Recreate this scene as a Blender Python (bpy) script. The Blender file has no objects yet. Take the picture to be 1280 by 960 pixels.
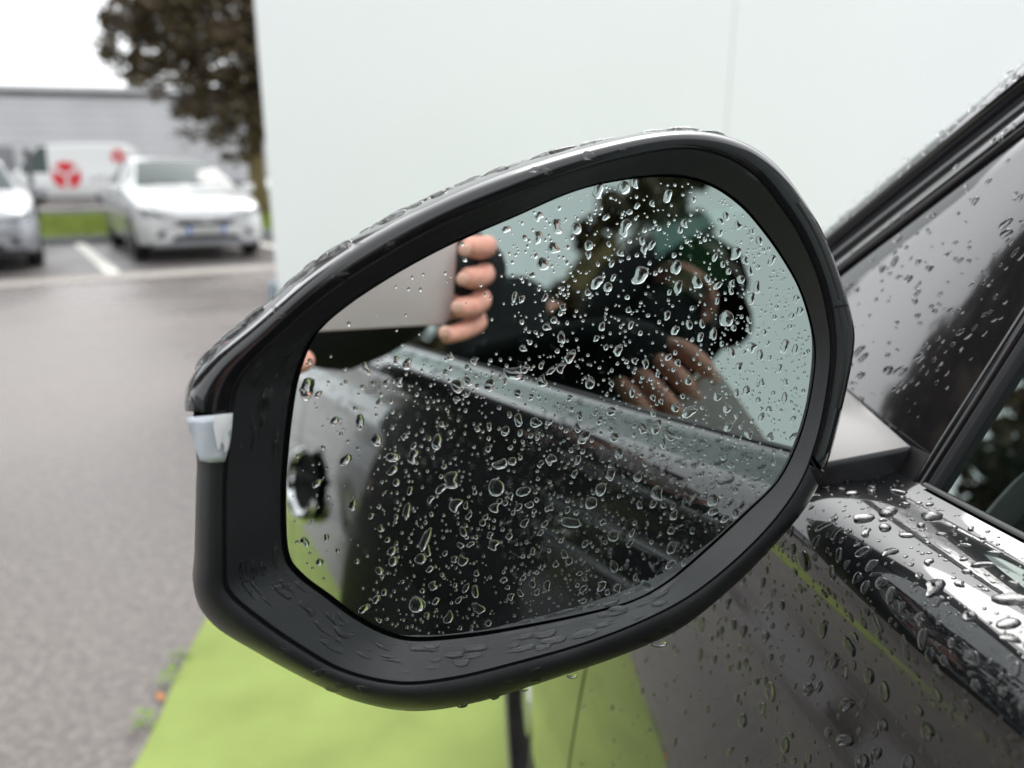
import bpy, bmesh, math, random
import numpy as np
from mathutils import Vector, Matrix, noise
R = math.radians
rnd = random.Random(7)
SC = bpy.context.scene
COL = SC.collection

# ------------------------------------------------------------------ camera, sky, sun, exposure
CAM_H = 1.25
YAW, PITCH = R(5.414), R(15.325)
fwd = Vector((math.sin(YAW) * math.cos(PITCH), math.cos(YAW) * math.cos(PITCH), -math.sin(PITCH)))
rgt = Vector((math.cos(YAW), -math.sin(YAW), 0))
upv = rgt.cross(fwd)
CAMP = Vector((0, 0, CAM_H))
CAMM = Matrix(((rgt.x, upv.x, -fwd.x, 0), (rgt.y, upv.y, -fwd.y, 0), (rgt.z, upv.z, -fwd.z, CAM_H), (0, 0, 0, 1)))
cd = bpy.data.cameras.new('camera')
cam = bpy.data.objects.new('camera', cd); COL.objects.link(cam)
cam.matrix_world = CAMM
cd.sensor_width = 9.8
cd.lens = 9.8 * 967 / 1280
cd.clip_start = 0.008; cd.clip_end = 600
cd.dof.use_dof = True
cd.dof.focus_distance = 0.297
cd.dof.aperture_fstop = 1.85
SC.camera = cam

SUN_EL, SUN_AZ = 50.0, 18.0            # azimuth clockwise from +Y (degrees): ahead, behind the cloud
world = bpy.data.worlds.new('World'); SC.world = world; world.use_nodes = True
wn = world.node_tree.nodes; wl = world.node_tree.links
wn.clear()
sky = wn.new('ShaderNodeTexSky'); sky.sky_type = 'NISHITA'; sky.sun_disc = False
sky.sun_elevation = R(SUN_EL); sky.sun_rotation = R(SUN_AZ)
sky.air_density = 1.0; sky.dust_density = 6.0; sky.ozone_density = 1.0
hs = wn.new('ShaderNodeHueSaturation'); hs.inputs['Saturation'].default_value = 0.10
mixc = wn.new('ShaderNodeMix'); mixc.data_type = 'RGBA'
mixc.inputs['Factor'].default_value = 0.60          # overcast: an even cloud layer over the clear sky
mixc.inputs['B'].default_value = (11.2, 11.6, 11.9, 1)
bgn = wn.new('ShaderNodeBackground'); bgn.inputs['Strength'].default_value = 0.1
wo = wn.new('ShaderNodeOutputWorld')
wl.new(sky.outputs['Color'], hs.inputs['Color']); wl.new(hs.outputs['Color'], mixc.inputs['A'])
wl.new(mixc.outputs['Result'], bgn.inputs['Color']); wl.new(bgn.outputs['Background'], wo.inputs['Surface'])

sd = bpy.data.lights.new('sun', 'SUN'); sd.energy = 0.7; sd.angle = R(30); sd.color = (1.0, 0.97, 0.93)
sun = bpy.data.objects.new('sun', sd); COL.objects.link(sun)
sdir = Vector((math.sin(R(SUN_AZ)) * math.cos(R(SUN_EL)), math.cos(R(SUN_AZ)) * math.cos(R(SUN_EL)), math.sin(R(SUN_EL))))
sun.rotation_euler = sdir.to_track_quat('Z', 'Y').to_euler()
sun.location = (0, 0, 30)

vs = SC.view_settings
vs.view_transform = 'Standard'; vs.look = 'None'; vs.gamma = 1.0; vs.use_curve_mapping = False
vs.exposure = 1.12
SC.render.engine = 'CYCLES'
cy = SC.cycles
cy.use_denoising = True
try: cy.denoiser = 'OPENIMAGEDENOISE'
except Exception: pass
cy.max_bounces = 14; cy.glossy_bounces = 7; cy.transmission_bounces = 10; cy.transparent_max_bounces = 10
cy.diffuse_bounces = 4; cy.sample_clamp_indirect = 12; cy.blur_glossy = 0.2
cy.use_adaptive_sampling = True; cy.adaptive_threshold = 0.01

# ------------------------------------------------------------------ materials
MATS = {}
def mat(name, base, rough=0.5, metal=0.0, spec=0.5, ior=1.5, coat=0.0, coat_rough=0.03, coat_ior=1.5, trans=0.0,
        var=0.0, scale=20.0, bump=0.0, bscale=400.0, bdist=0.0005, rvar=0.0, rscale=3.0, emit=None):
    m = bpy.data.materials.new(name); m.use_nodes = True
    nt = m.node_tree; p = nt.nodes['Principled BSDF']
    p.inputs['Base Color'].default_value = (*base, 1)
    p.inputs['Roughness'].default_value = rough; p.inputs['Metallic'].default_value = metal
    p.inputs['Specular IOR Level'].default_value = spec; p.inputs['IOR'].default_value = ior
    p.inputs['Coat Weight'].default_value = coat; p.inputs['Coat Roughness'].default_value = coat_rough
    p.inputs['Coat IOR'].default_value = coat_ior; p.inputs['Transmission Weight'].default_value = trans
    tc = nt.nodes.new('ShaderNodeTexCoord')
    if var > 0:
        nz = nt.nodes.new('ShaderNodeTexNoise'); nz.inputs['Scale'].default_value = scale; nz.inputs['Detail'].default_value = 6
        nt.links.new(tc.outputs['Object'], nz.inputs['Vector'])
        cr = nt.nodes.new('ShaderNodeValToRGB')
        cr.color_ramp.elements[0].position = 0.3; cr.color_ramp.elements[1].position = 0.7
        cr.color_ramp.elements[0].color = (*[c * (1 - var) for c in base], 1)
        cr.color_ramp.elements[1].color = (*[min(1, c * (1 + var)) for c in base], 1)
        nt.links.new(nz.outputs['Fac'], cr.inputs['Fac']); nt.links.new(cr.outputs['Color'], p.inputs['Base Color'])
    if rvar > 0:
        nr = nt.nodes.new('ShaderNodeTexNoise'); nr.inputs['Scale'].default_value = rscale; nr.inputs['Detail'].default_value = 4
        nt.links.new(tc.outputs['Object'], nr.inputs['Vector'])
        mr = nt.nodes.new('ShaderNodeMapRange'); mr.inputs['From Min'].default_value = 0.35; mr.inputs['From Max'].default_value = 0.65
        mr.inputs['To Min'].default_value = max(0, rough - rvar); mr.inputs['To Max'].default_value = min(1, rough + rvar)
        nt.links.new(nr.outputs['Fac'], mr.inputs['Value']); nt.links.new(mr.outputs['Result'], p.inputs['Roughness'])
    if bump > 0:
        nb = nt.nodes.new('ShaderNodeTexNoise'); nb.inputs['Scale'].default_value = bscale; nb.inputs['Detail'].default_value = 3
        nt.links.new(tc.outputs['Object'], nb.inputs['Vector'])
        b = nt.nodes.new('ShaderNodeBump'); b.inputs['Strength'].default_value = bump; b.inputs['Distance'].default_value = bdist
        nt.links.new(nb.outputs['Fac'], b.inputs['Height']); nt.links.new(b.outputs['Normal'], p.inputs['Normal'])
    if emit:
        p.inputs['Emission Color'].default_value = (*emit[0], 1); p.inputs['Emission Strength'].default_value = emit[1]
    MATS[name] = m
    return m

def glass_mat(name, tint, ior=1.5, rough=0.0):
    m = bpy.data.materials.new(name); m.use_nodes = True
    nt = m.node_tree; nt.nodes.clear()
    fr = nt.nodes.new('ShaderNodeFresnel'); fr.inputs['IOR'].default_value = ior
    ge = nt.nodes.new('ShaderNodeNewGeometry'); mr = nt.nodes.new('ShaderNodeMapRange')
    mr.inputs['To Min'].default_value = ior; mr.inputs['To Max'].default_value = 1.0 / ior
    nt.links.new(ge.outputs['Backfacing'], mr.inputs['Value']); nt.links.new(mr.outputs['Result'], fr.inputs['IOR'])
    tr = nt.nodes.new('ShaderNodeBsdfTransparent'); tr.inputs['Color'].default_value = (*tint, 1)
    gl = nt.nodes.new('ShaderNodeBsdfGlossy'); gl.inputs['Roughness'].default_value = rough
    gl.inputs['Color'].default_value = (0.86, 1.0, 0.95, 1)
    mx = nt.nodes.new('ShaderNodeMixShader'); o = nt.nodes.new('ShaderNodeOutputMaterial')
    nt.links.new(fr.outputs['Fac'], mx.inputs['Fac']); nt.links.new(tr.outputs[0], mx.inputs[1])
    nt.links.new(gl.outputs[0], mx.inputs[2]); nt.links.new(mx.outputs[0], o.inputs['Surface'])
    MATS[name] = m
    return m

PAINT = mat('black_paint', (0.007, 0.0073, 0.0082), rough=0.28, spec=0.04, ior=1.5, coat=1.0, coat_rough=0.010, coat_ior=1.70,
            bump=0.012, bscale=90, bdist=0.0004)
GLOSS = mat('gloss_black_cap', (0.008, 0.008, 0.009), rough=0.20, spec=0.35, coat=0.75, coat_rough=0.04, coat_ior=1.48)
SAILM = mat('piano_black', (0.012, 0.012, 0.014), rough=0.10, coat=1.0, coat_rough=0.05, coat_ior=1.75)
PLAST = mat('grained_plastic', (0.017, 0.018, 0.0195), rough=0.42, spec=0.6, bump=0.10, bscale=2600, bdist=0.00015, rvar=0.10, rscale=30)
FOOTM = mat('satin_black', (0.022, 0.022, 0.024), rough=0.30, spec=0.34)
ARCHM = mat('faded_cladding', (0.055, 0.055, 0.057), rough=0.5, spec=0.5, var=0.15, scale=30)
RUBBER = mat('rubber', (0.012, 0.012, 0.013), rough=0.55, bump=0.2, bscale=900, bdist=0.0002)
TRIMG = mat('seal_grey', (0.09, 0.09, 0.095), rough=0.4)
GAP = mat('shadow_gap', (0.004, 0.004, 0.004), rough=0.9)
MIRR = mat('mirror_silver', (0.86, 0.90, 0.89), rough=0.0, metal=1.0)
WATER = mat('water', (1, 1, 1), rough=0.0, ior=1.333, trans=1.0)
WIN = glass_mat('green_window_glass', (0.045, 0.085, 0.072), ior=3.0)
SCREEN = glass_mat('clear_windscreen', (0.35, 0.42, 0.40), ior=1.7)
LENSM = mat('signal_lens', (0.52, 0.57, 0.62), rough=0.16, spec=0.7, coat=1.0, coat_rough=0.02, bump=0.25, bscale=55, bdist=0.004)
INTER = mat('cabin_dark', (0.02, 0.022, 0.022), rough=0.7, var=0.3, scale=30)
SEATM = mat('seat_cloth', (0.03, 0.032, 0.034), rough=0.85, var=0.3, scale=60)
DOT = mat('etched_dot', (0.10, 0.11, 0.11), rough=0.6)

# ------------------------------------------------------------------ helpers
def link(o, parent=None, keep=True):
    COL.objects.link(o)
    if parent is not None:
        o.parent = parent
        if keep:
            bpy_mat = world_of(parent)
            o.matrix_parent_inverse = bpy_mat.inverted()
    return o
WORLD = {}
def world_of(o):
    return WORLD.get(o.name, Matrix.Identity(4))
def mesh_obj(name, verts, faces, material=None, parent=None, smooth=False, keep=True, sharp=None):
    me = bpy.data.meshes.new(name)
    me.from_pydata([tuple(v) for v in verts], [], faces)
    me.validate(clean_customdata=False); me.update()
    if material:
        for m_ in (material if isinstance(material, (list, tuple)) else [material]): me.materials.append(m_)
    if smooth:
        me.polygons.foreach_set('use_smooth', [True] * len(me.polygons))
        if sharp: me.set_sharp_from_angle(angle=R(sharp))
    o = bpy.data.objects.new(name, me)
    return link(o, parent, keep)
def bm_obj(name, bm, material=None, parent=None, smooth=False, keep=True, sharp=None):
    bmesh.ops.recalc_face_normals(bm, faces=bm.faces)
    me = bpy.data.meshes.new(name); bm.to_mesh(me); bm.free()
    if material:
        for m_ in (material if isinstance(material, (list, tuple)) else [material]): me.materials.append(m_)
    if smooth:
        me.polygons.foreach_set('use_smooth', [True] * len(me.polygons))
        if sharp: me.set_sharp_from_angle(angle=R(sharp))
    o = bpy.data.objects.new(name, me)
    return link(o, parent, keep)
def empty(name, loc, rz=0.0, label=None, cat=None, group=None):
    o = bpy.data.objects.new(name, None); o.empty_display_size = 0.1
    M = Matrix.Translation(Vector(loc)) @ Matrix.Rotation(rz, 4, 'Z')
    o.matrix_world = M; COL.objects.link(o); WORLD[o.name] = M
    tag(o, label, cat, group); return o
def tag(o, label=None, cat=None, group=None, kind=None):
    if label: o['label'] = label
    if cat: o['category'] = cat
    if group: o['group'] = group
    if kind: o['kind'] = kind
    return o
def add_box(bm, c, s, rz=0.0, bevel=0.0, mi=0):
    M = Matrix.Translation(Vector(c)) @ Matrix.Rotation(rz, 4, 'Z') @ Matrix.Diagonal((s[0], s[1], s[2], 1))
    r = bmesh.ops.create_cube(bm, size=1.0, matrix=M)
    vs_ = r['verts']
    if bevel > 0:
        es = {e for v in vs_ for e in v.link_edges}
        bmesh.ops.bevel(bm, geom=list(es), offset=bevel, segments=2, affect='EDGES', profile=0.6)
    if mi:
        for f in {f for v in vs_ if v.is_valid for f in v.link_faces}: f.material_index = mi
def add_tube(bm, pts, rads, seg=10, cap=True):
    rings = []
    n = len(pts); prev = None
    for i, p in enumerate(pts):
        p = Vector(p)
        t = (Vector(pts[min(i + 1, n - 1)]) - Vector(pts[max(i - 1, 0)])).normalized()
        a = t.orthogonal().normalized() if prev is None else (prev - t * prev.dot(t)).normalized()
        prev = a; b = t.cross(a); r = rads[i] if hasattr(rads, '__len__') else rads
        rings.append([bm.verts.new(p + (a * math.cos(2 * math.pi * k / seg) + b * math.sin(2 * math.pi * k / seg)) * r) for k in range(seg)])
    for i in range(n - 1):
        for k in range(seg):
            bm.faces.new((rings[i][k], rings[i][(k + 1) % seg], rings[i + 1][(k + 1) % seg], rings[i + 1][k]))
    if cap:
        bm.faces.new(rings[0][::-1]); bm.faces.new(rings[-1])
def prism(name, poly, thick, material, parent=None, bevel=0.0, smooth=False, keep=True):
    """poly: list of Vectors (one planar-ish ring); thick: Vector offset for the back side."""
    bm = bmesh.new(); t = Vector(thick)
    a = [bm.verts.new(p) for p in poly]; b = [bm.verts.new(Vector(p) + t) for p in poly]
    n = len(a)
    bm.faces.new(a); bm.faces.new(b[::-1])
    for i in range(n): bm.faces.new((a[i], b[i], b[(i + 1) % n], a[(i + 1) % n]))
    if bevel > 0:
        bmesh.ops.recalc_face_normals(bm, faces=bm.faces)
        bmesh.ops.bevel(bm, geom=list(bm.edges), offset=bevel, segments=2, affect='EDGES', profile=0.6)
    return bm_obj(name, bm, material, parent, smooth, keep, sharp=35 if smooth else None)
def grid_faces(nu, nv, close_u=False):
    f = []
    for i in range(nu if close_u else nu - 1):
        for j in range(nv - 1):
            a = i * nv + j; b = ((i + 1) % nu) * nv + j
            f.append((a, b, b + 1, a + 1))
    return f
def catmull(pts, per, closed=False):
    P = [np.array(p, float) for p in pts]; n = len(P); out = []
    rng = range(n) if closed else range(n - 1)
    for i in rng:
        if closed: p0, p1, p2, p3 = P[(i - 1) % n], P[i], P[(i + 1) % n], P[(i + 2) % n]
        else: p0, p1, p2, p3 = P[max(i - 1, 0)], P[i], P[i + 1], P[min(i + 2, n - 1)]
        for k in range(per):
            t = k / per
            out.append(0.5 * (2 * p1 + (p2 - p0) * t + (2 * p0 - 5 * p1 + 4 * p2 - p3) * t * t + (3 * p1 - p0 - 3 * p2 + p3) * t ** 3))
    if not closed: out.append(P[-1])
    return np.array(out)
FPX = 967.0
def sight(px, py):                        # direction of a sight line measured on the photograph
    return (rgt * ((px - 640) / FPX) + upv * ((480 - py) / FPX) + fwd).normalized()
def on_plane(px, py, n, P):
    d = sight(px, py); return CAMP + d * ((P - CAMP).dot(n) / d.dot(n))
def ground_at(px, py):
    d = sight(px, py); p = CAMP - d * (CAM_H / d.z); return Vector((p.x, p.y, 0))

# ------------------------------------------------------------------ ground, bays, turf
def ground_material():
    m = bpy.data.materials.new('wet_asphalt'); m.use_nodes = True
    nt = m.node_tree; p = nt.nodes['Principled BSDF']; N = nt.nodes.new; L = nt.links.new
    tc = N('ShaderNodeTexCoord')
    n1 = N('ShaderNodeTexNoise'); n1.inputs['Scale'].default_value = 0.55; n1.inputs['Detail'].default_value = 5
    n2 = N('ShaderNodeTexNoise'); n2.inputs['Scale'].default_value = 38; n2.inputs['Detail'].default_value = 7; n2.inputs['Roughness'].default_value = 0.75
    vo = N('ShaderNodeTexVoronoi'); vo.inputs['Scale'].default_value = 75
    for t in (n1, n2, vo): L(tc.outputs['Object'], t.inputs['Vector'])
    r1 = N('ShaderNodeValToRGB'); r1.color_ramp.elements[0].position = 0.35; r1.color_ramp.elements[1].position = 0.68
    r1.color_ramp.elements[0].color = (0.212, 0.189, 0.175, 1); r1.color_ramp.elements[1].color = (0.290, 0.260, 0.241, 1)
    L(n1.outputs['Fac'], r1.inputs['Fac'])
    r2 = N('ShaderNodeValToRGB'); r2.color_ramp.elements[0].position = 0.36; r2.color_ramp.elements[1].position = 0.66
    r2.color_ramp.elements[0].color = (0.55, 0.55, 0.56, 1); r2.color_ramp.elements[1].color = (1.25, 1.22, 1.2, 1)
    L(n2.outputs['Fac'], r2.inputs['Fac'])
    r3 = N('ShaderNodeValToRGB'); r3.color_ramp.elements[0].position = 0.0; r3.color_ramp.elements[1].position = 0.5
    r3.color_ramp.elements[0].color = (1.35, 1.32, 1.3, 1); r3.color_ramp.elements[1].color = (0.75, 0.75, 0.76, 1)
    L(vo.outputs['Distance'], r3.inputs['Fac'])
    m1 = N('ShaderNodeMix'); m1.data_type = 'RGBA'; m1.blend_type = 'MULTIPLY'; m1.inputs['Factor'].default_value = 1
    L(r1.outputs['Color'], m1.inputs['A']); L(r2.outputs['Color'], m1.inputs['B'])
    m2 = N('ShaderNodeMix'); m2.data_type = 'RGBA'; m2.blend_type = 'MULTIPLY'; m2.inputs['Factor'].default_value = 0.8
    L(m1.outputs['Result'], m2.inputs['A']); L(r3.outputs['Color'], m2.inputs['B'])
    L(m2.outputs['Result'], p.inputs['Base Color'])
    mr = N('ShaderNodeMapRange'); mr.inputs['From Min'].default_value = 0.38; mr.inputs['From Max'].default_value = 0.62
    mr.inputs['To Min'].default_value = 0.17; mr.inputs['To Max'].default_value = 0.42
    L(n1.outputs['Fac'], mr.inputs['Value']); L(mr.outputs['Result'], p.inputs['Roughness'])
    p.inputs['Specular IOR Level'].default_value = 0.5; p.inputs['IOR'].default_value = 1.4
    b = N('ShaderNodeBump'); b.inputs['Strength'].default_value = 0.5; b.inputs['Distance'].default_value = 0.006
    L(n2.outputs['Fac'], b.inputs['Height']); L(b.outputs['Normal'], p.inputs['Normal'])
    return m
ASPH = ground_material()
BAYM = mat('dark_bay_asphalt', (0.085, 0.075, 0.072), rough=0.45, var=0.25, scale=3, rvar=0.12, rscale=0.8)
CONC = mat('pale_concrete', (0.30, 0.27, 0.245), rough=0.6, var=0.15, scale=8)
LINEM = mat('worn_line_paint', (0.62, 0.60, 0.55), rough=0.6, var=0.12, scale=6)
KERBM = mat('kerb_stone', (0.20, 0.21, 0.22), rough=0.7, var=0.15, scale=10)
TURFM = mat('artificial_turf', (0.275, 0.345, 0.098), rough=0.8, spec=0.25, var=0.13, scale=5, bump=0.6, bscale=220, bdist=0.004)
GRASSM = mat('verge_grass', (0.21, 0.26, 0.06), rough=0.8, spec=0.2, var=0.35, scale=4)
S = 260
tag(mesh_obj('ground', [(-S, -S, 0), (S, -S, 0), (S, S, 0), (-S, S, 0)], [(0, 1, 2, 3)], ASPH), kind='structure')

bA = Vector((-0.46, 0.888, 0)).normalized()      # depth of the parking bays
bS = Vector((0.888, 0.46, 0)).normalized()       # along the row
B0 = Vector((-4.05, 10.15, 0))
def quad(name, p, a, b, material, z, kind='structure'):
    p = Vector(p); q = [p, p + a, p + a + b, p + b]
    return tag(mesh_obj(name, [(v.x, v.y, z) for v in q], [(0, 1, 2, 3)], material), kind=kind)
quad('parking_bays', B0 - bS * 30, bS * 60, bA * 5.2, BAYM, 0.004)
cs = Vector((0.94, 0.34, 0)).normalized(); ca = Vector((-0.34, 0.94, 0))
quad('drain_strip', B0 - bS * 30 - bA * 0.55, bS * 60, bA * 0.62, CONC, 0.008)
for k in range(-5, 6):
    quad('bay_line', B0 + bS * (2.75 * k - 0.08) + bA * 0.1, bS * 0.17, bA * 5.0, LINEM, 0.012)
# kerb, verge and far road
bm = bmesh.new()
add_box(bm, B0 + bA * 5.35 + Vector((0, 0, 0.06)), (60, 0.16, 0.12), math.atan2(bS.y, bS.x), 0.015)
tag(bm_obj('kerb', bm, KERBM), kind='structure')
quad('verge_soil', B0 + bA * 5.43 - bS * 30, bS * 60, bA * 9.2, GRASSM, 0.05)
bm = bmesh.new()
add_box(bm, B0 + bA * 14.7 + Vector((0, 0, 0.12)), (60, 0.2, 0.24), math.atan2(bS.y, bS.x), 0.02)
tag(bm_obj('far_kerb', bm, KERBM), kind='structure')
def grass(name, org, a, b, n, h, seed, material=GRASSM):
    g = random.Random(seed); V = []; F = []
    for i in range(n):
        p = org + a * g.random() + b * g.random()
        an = g.random() * 6.283; w = 0.012 + g.random() * 0.012; hh = h * (0.5 + g.random())
        dx, dy = math.cos(an) * w, math.sin(an) * w; lx, ly = (g.random() - .5) * hh, (g.random() - .5) * hh
        k = len(V)
        V += [(p.x - dx, p.y - dy, p.z), (p.x + dx, p.y + dy, p.z), (p.x + lx, p.y + ly, p.z + hh)]
        F.append((k, k + 1, k + 2))
    o = mesh_obj(name, V, F, material); tag(o, 'short green grass on the verge behind the parking bays', 'grass', kind='stuff'); return o
grass('grass', B0 + bA * 5.45 - bS * 9 + Vector((0, 0, .05)), bS * 18, bA * 9.1, 40000, 0.10, 3)

# turf lane under the car
TL, TR = -0.69, 2.6
V = []; F = []
ys = np.linspace(-9, 4.6, 120)
for i, y in enumerate(ys):
    V.append((TL + 0.006 * math.sin(y * 5.1) + 0.004 * math.sin(y * 13), y, 0.010)); V.append((TR, y, 0.010))
    V.append((TL + 0.006 * math.sin(y * 5.1) + 0.004 * math.sin(y * 13), y, 0.0))
for i in range(len(ys) - 1):
    a = 3 * i; b = 3 * (i + 1)
    F.append((a, a + 1, b + 1, b)); F.append((a + 2, a, b, b + 2))
tag(mesh_obj('artificial_turf', V, F, TURFM), kind='structure')
# weeds and leaves at the turf edge
WEED = mat('weed_leaf', (0.16, 0.27, 0.03), rough=0.6, var=0.3, scale=30)
ORANGE = mat('orange_leaf', (0.50, 0.20, 0.06), rough=0.6, var=0.3, scale=60)
def leaf_cluster(name, c, n, size, material, label, cat, seed, lift=0.03):
    g = random.Random(seed); V = []; F = []
    for i in range(n):
        an = g.random() * 6.283; r = g.random() * size
        o = Vector((c[0] + math.cos(an) * r, c[1] + math.sin(an) * r, 0.004 + g.random() * lift))
        d = Vector((math.cos(an), math.sin(an), 0.5 * g.random())).normalized() * (0.014 + 0.014 * g.random())
        s = Vector((-math.sin(an), math.cos(an), 0.2)).normalized() * d.length * 0.38
        k = len(V); V += [o, o + d * .5 + s, o + d, o + d * .5 - s]; F.append((k, k + 1, k + 2, k + 3))
    return tag(mesh_obj(name, V, F, material), label, cat)
leaf_cluster('weed', (-0.715, 1.60, 0), 13, 0.02, WEED, 'lime green weed sprouting at the turf edge, lowest of the row', 'weed', 1)
leaf_cluster('weed', (-0.712, 1.76, 0), 10, 0.016, WEED, 'yellowish weed beside the orange leaf at the turf edge', 'weed', 2)
leaf_cluster('weed', (-0.71, 1.86, 0), 8, 0.016, WEED, 'small dark weed above the orange leaf at the turf edge', 'weed', 5)
leaf_cluster('fallen_leaf', (-0.712, 1.695, 0), 3, 0.006, ORANGE, 'orange fallen leaf lying at the edge of the turf', 'leaf', 3, 0.006)
leaf_cluster('fallen_leaf', (-0.71, 2.13, 0), 3, 0.006, ORANGE, 'ochre fallen leaf at the turf edge beyond the weeds', 'leaf', 4, 0.006)

# ------------------------------------------------------------------ white display wall ahead of the car
WALLM = mat('white_panel', (0.80, 0.825, 0.83), rough=0.35, spec=0.4, var=0.012, scale=1.2)
STEELB = mat('galvanised_foot', (0.28, 0.33, 0.38), rough=0.45, metal=0.4, var=0.2, scale=12)
WY = 5.0; WX0 = -1.02; PW = 2.86
wall = empty('display_wall', (2, WY, 0), 0, 'tall white panelled display wall ahead of the black car', 'wall')
for k in range(3):
    x0 = WX0 + k * (PW + 0.003)
    bm = bmesh.new(); add_box(bm, (x0 + PW / 2, WY + 0.03, 1.75), (PW, 0.05, 3.4), 0, 0.004)
    bm_obj('panel', bm, WALLM, wall)
bm = bmesh.new(); add_box(bm, (WX0 + 1.5 * PW, WY + 0.085, 1.75), (3 * PW - 0.1, 0.05, 3.2)); bm_obj('backing_frame', bm, STEELB, wall)
for k in range(4):
    x0 = WX0 + 0.03 + k * (PW - 0.02)
    bm = bmesh.new()
    add_box(bm, (x0, WY + 0.30, 0.04), (0.14, 1.0, 0.08), 0, 0.01)
    add_box(bm, (x0, WY + 0.13, 0.35), (0.06, 0.04, 0.62), 0, 0.006)
    bm_obj('base_foot', bm, STEELB, wall)
bm = bmesh.new(); add_box(bm, (WX0 - 0.03, WY + 0.02, 0.32), (0.05, 0.10, 0.52), 0, 0.01); bm_obj('corner_guard', bm, STEELB, wall)

# ------------------------------------------------------------------ far buildings
CLAD = mat('grey_cladding', (0.52, 0.525, 0.54), rough=0.5, metal=0.0, var=0.06, scale=0.6)
CLADD = mat('grey_cladding_dark', (0.20, 0.20, 0.21), rough=0.6, var=0.1, scale=1.0)
def clad_building(name, p0, p1, depth, h, label, ribs=0.22):
    p0 = Vector(p0); p1 = Vector(p1); d = (p1 - p0); Ln = d.length; d.normalize(); nrm = Vector((-d.y, d.x, 0))
    root = empty(name, (p0 + p1) / 2, 0, label, 'building')
    bm = bmesh.new(); add_box(bm, (p0 + p1) / 2 + nrm * (depth / 2 + .1) + Vector((0, 0, h / 2)), (Ln, depth, h), math.atan2(d.y, d.x))
    bm_obj('wall', bm, CLADD, root)
    nr = int((h - 0.9) / ribs)
    for k in range(nr):
        z = 0.8 + ribs * k
        V = [p0 + Vector((0, 0, z)) + nrm * .08, p0 + Vector((0, 0, z + ribs * .28)) + nrm * 0.0, p0 + Vector((0, 0, z + ribs * .78)) + nrm * 0.0, p0 + Vector((0, 0, z + ribs)) + nrm * .08]
        W = [v + d * Ln for v in V]
        mesh_obj('cladding_rib', V + W, [(0, 1, 5, 4), (1, 2, 6, 5), (2, 3, 7, 6)], CLAD, root)
    bm = bmesh.new(); add_box(bm, (p0 + p1) / 2 - nrm * 0.02 + Vector((0, 0, h + .06)), (Ln + .3, 0.35, 0.22), math.atan2(d.y, d.x)); bm_obj('parapet', bm, CLAD, root)
    for k in range(4):
        bm = bmesh.new(); add_box(bm, p0 + d * (Ln * (k + .5) / 4) - nrm * 0.02 + Vector((0, 0, 1.2)), (3.0, 0.1, 2.4), math.atan2(d.y, d.x))
        bm_obj('loading_door', bm, CLADD, root)
    return root
clad_building('warehouse', (-46, 36, 0), (20, 46, 0), 14, 4.95, 'long grey warehouse with horizontal ribbed metal cladding behind the parked cars', 0.42)
clad_building('workshop_hall', (-26, -40, 0), (-26, 2, 0), 10, 5.2, 'grey clad workshop hall far off to the left of the turf lane', 0.5)
HEDGE = mat('hedge_leaf', (0.05, 0.075, 0.016), rough=0.7, var=0.4, scale=6)
def hedge(name, p0, p1, w, h, n, seed, label):
    g = random.Random(seed); p0 = Vector(p0); p1 = Vector(p1); d = p1 - p0; s = Vector((-d.y, d.x, 0)).normalized(); V = []; F = []
    for i in range(n):
        p = p0 + d * g.random() + s * (g.random() - .5) * w; p.z = h * g.random() * (0.85 + 0.15 * math.sin(p.x + p.y * 2))
        a = Vector((g.gauss(0, 1), g.gauss(0, 1), g.gauss(0, 1))).normalized() * 0.09; b = a.orthogonal().normalized() * 0.06
        k = len(V); V += [p - a, p + b, p + a, p - b]; F.append((k, k + 1, k + 2, k + 3))
    root = empty(name, (p0 + p1) / 2, 0, label, 'hedge')
    mesh_obj('foliage', V, F, HEDGE, root)
    bm = bmesh.new(); add_box(bm, (p0 + p1) / 2 + Vector((0, 0, h * .42)), (d.length, w * .7, h * .8), math.atan2(d.y, d.x)); bm_obj('core', bm, HEDGE, root)
hedge('hedge', (-12, -30, 0), (-12, 6, 0), 1.4, 0.9, 9000, 5, 'low clipped hedge along the far side of the yard')

# ------------------------------------------------------------------ trees
def leaf_mat(name, a, b):
    m = mat(name, a, rough=0.55, spec=0.35, var=0.0)
    nt = m.node_tree; p = nt.nodes['Principled BSDF']
    gi = nt.nodes.new('ShaderNodeNewGeometry'); cr = nt.nodes.new('ShaderNodeValToRGB')
    cr.color_ramp.elements[0].color = (*a, 1); cr.color_ramp.elements[1].color = (*b, 1)
    nt.links.new(gi.outputs['Random Per Island'], cr.inputs['Fac']); nt.links.new(cr.outputs['Color'], p.inputs['Base Color'])
    return m
LEAFP = leaf_mat('purple_leaf', (0.034, 0.022, 0.016), (0.135, 0.098, 0.052))
LEAFG = leaf_mat('green_leaf', (0.035, 0.055, 0.014), (0.09, 0.12, 0.03))
BARK = mat('bark', (0.17, 0.13, 0.06), rough=0.9, var=0.4, scale=12, bump=0.8, bscale=30, bdist=0.02)
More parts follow.
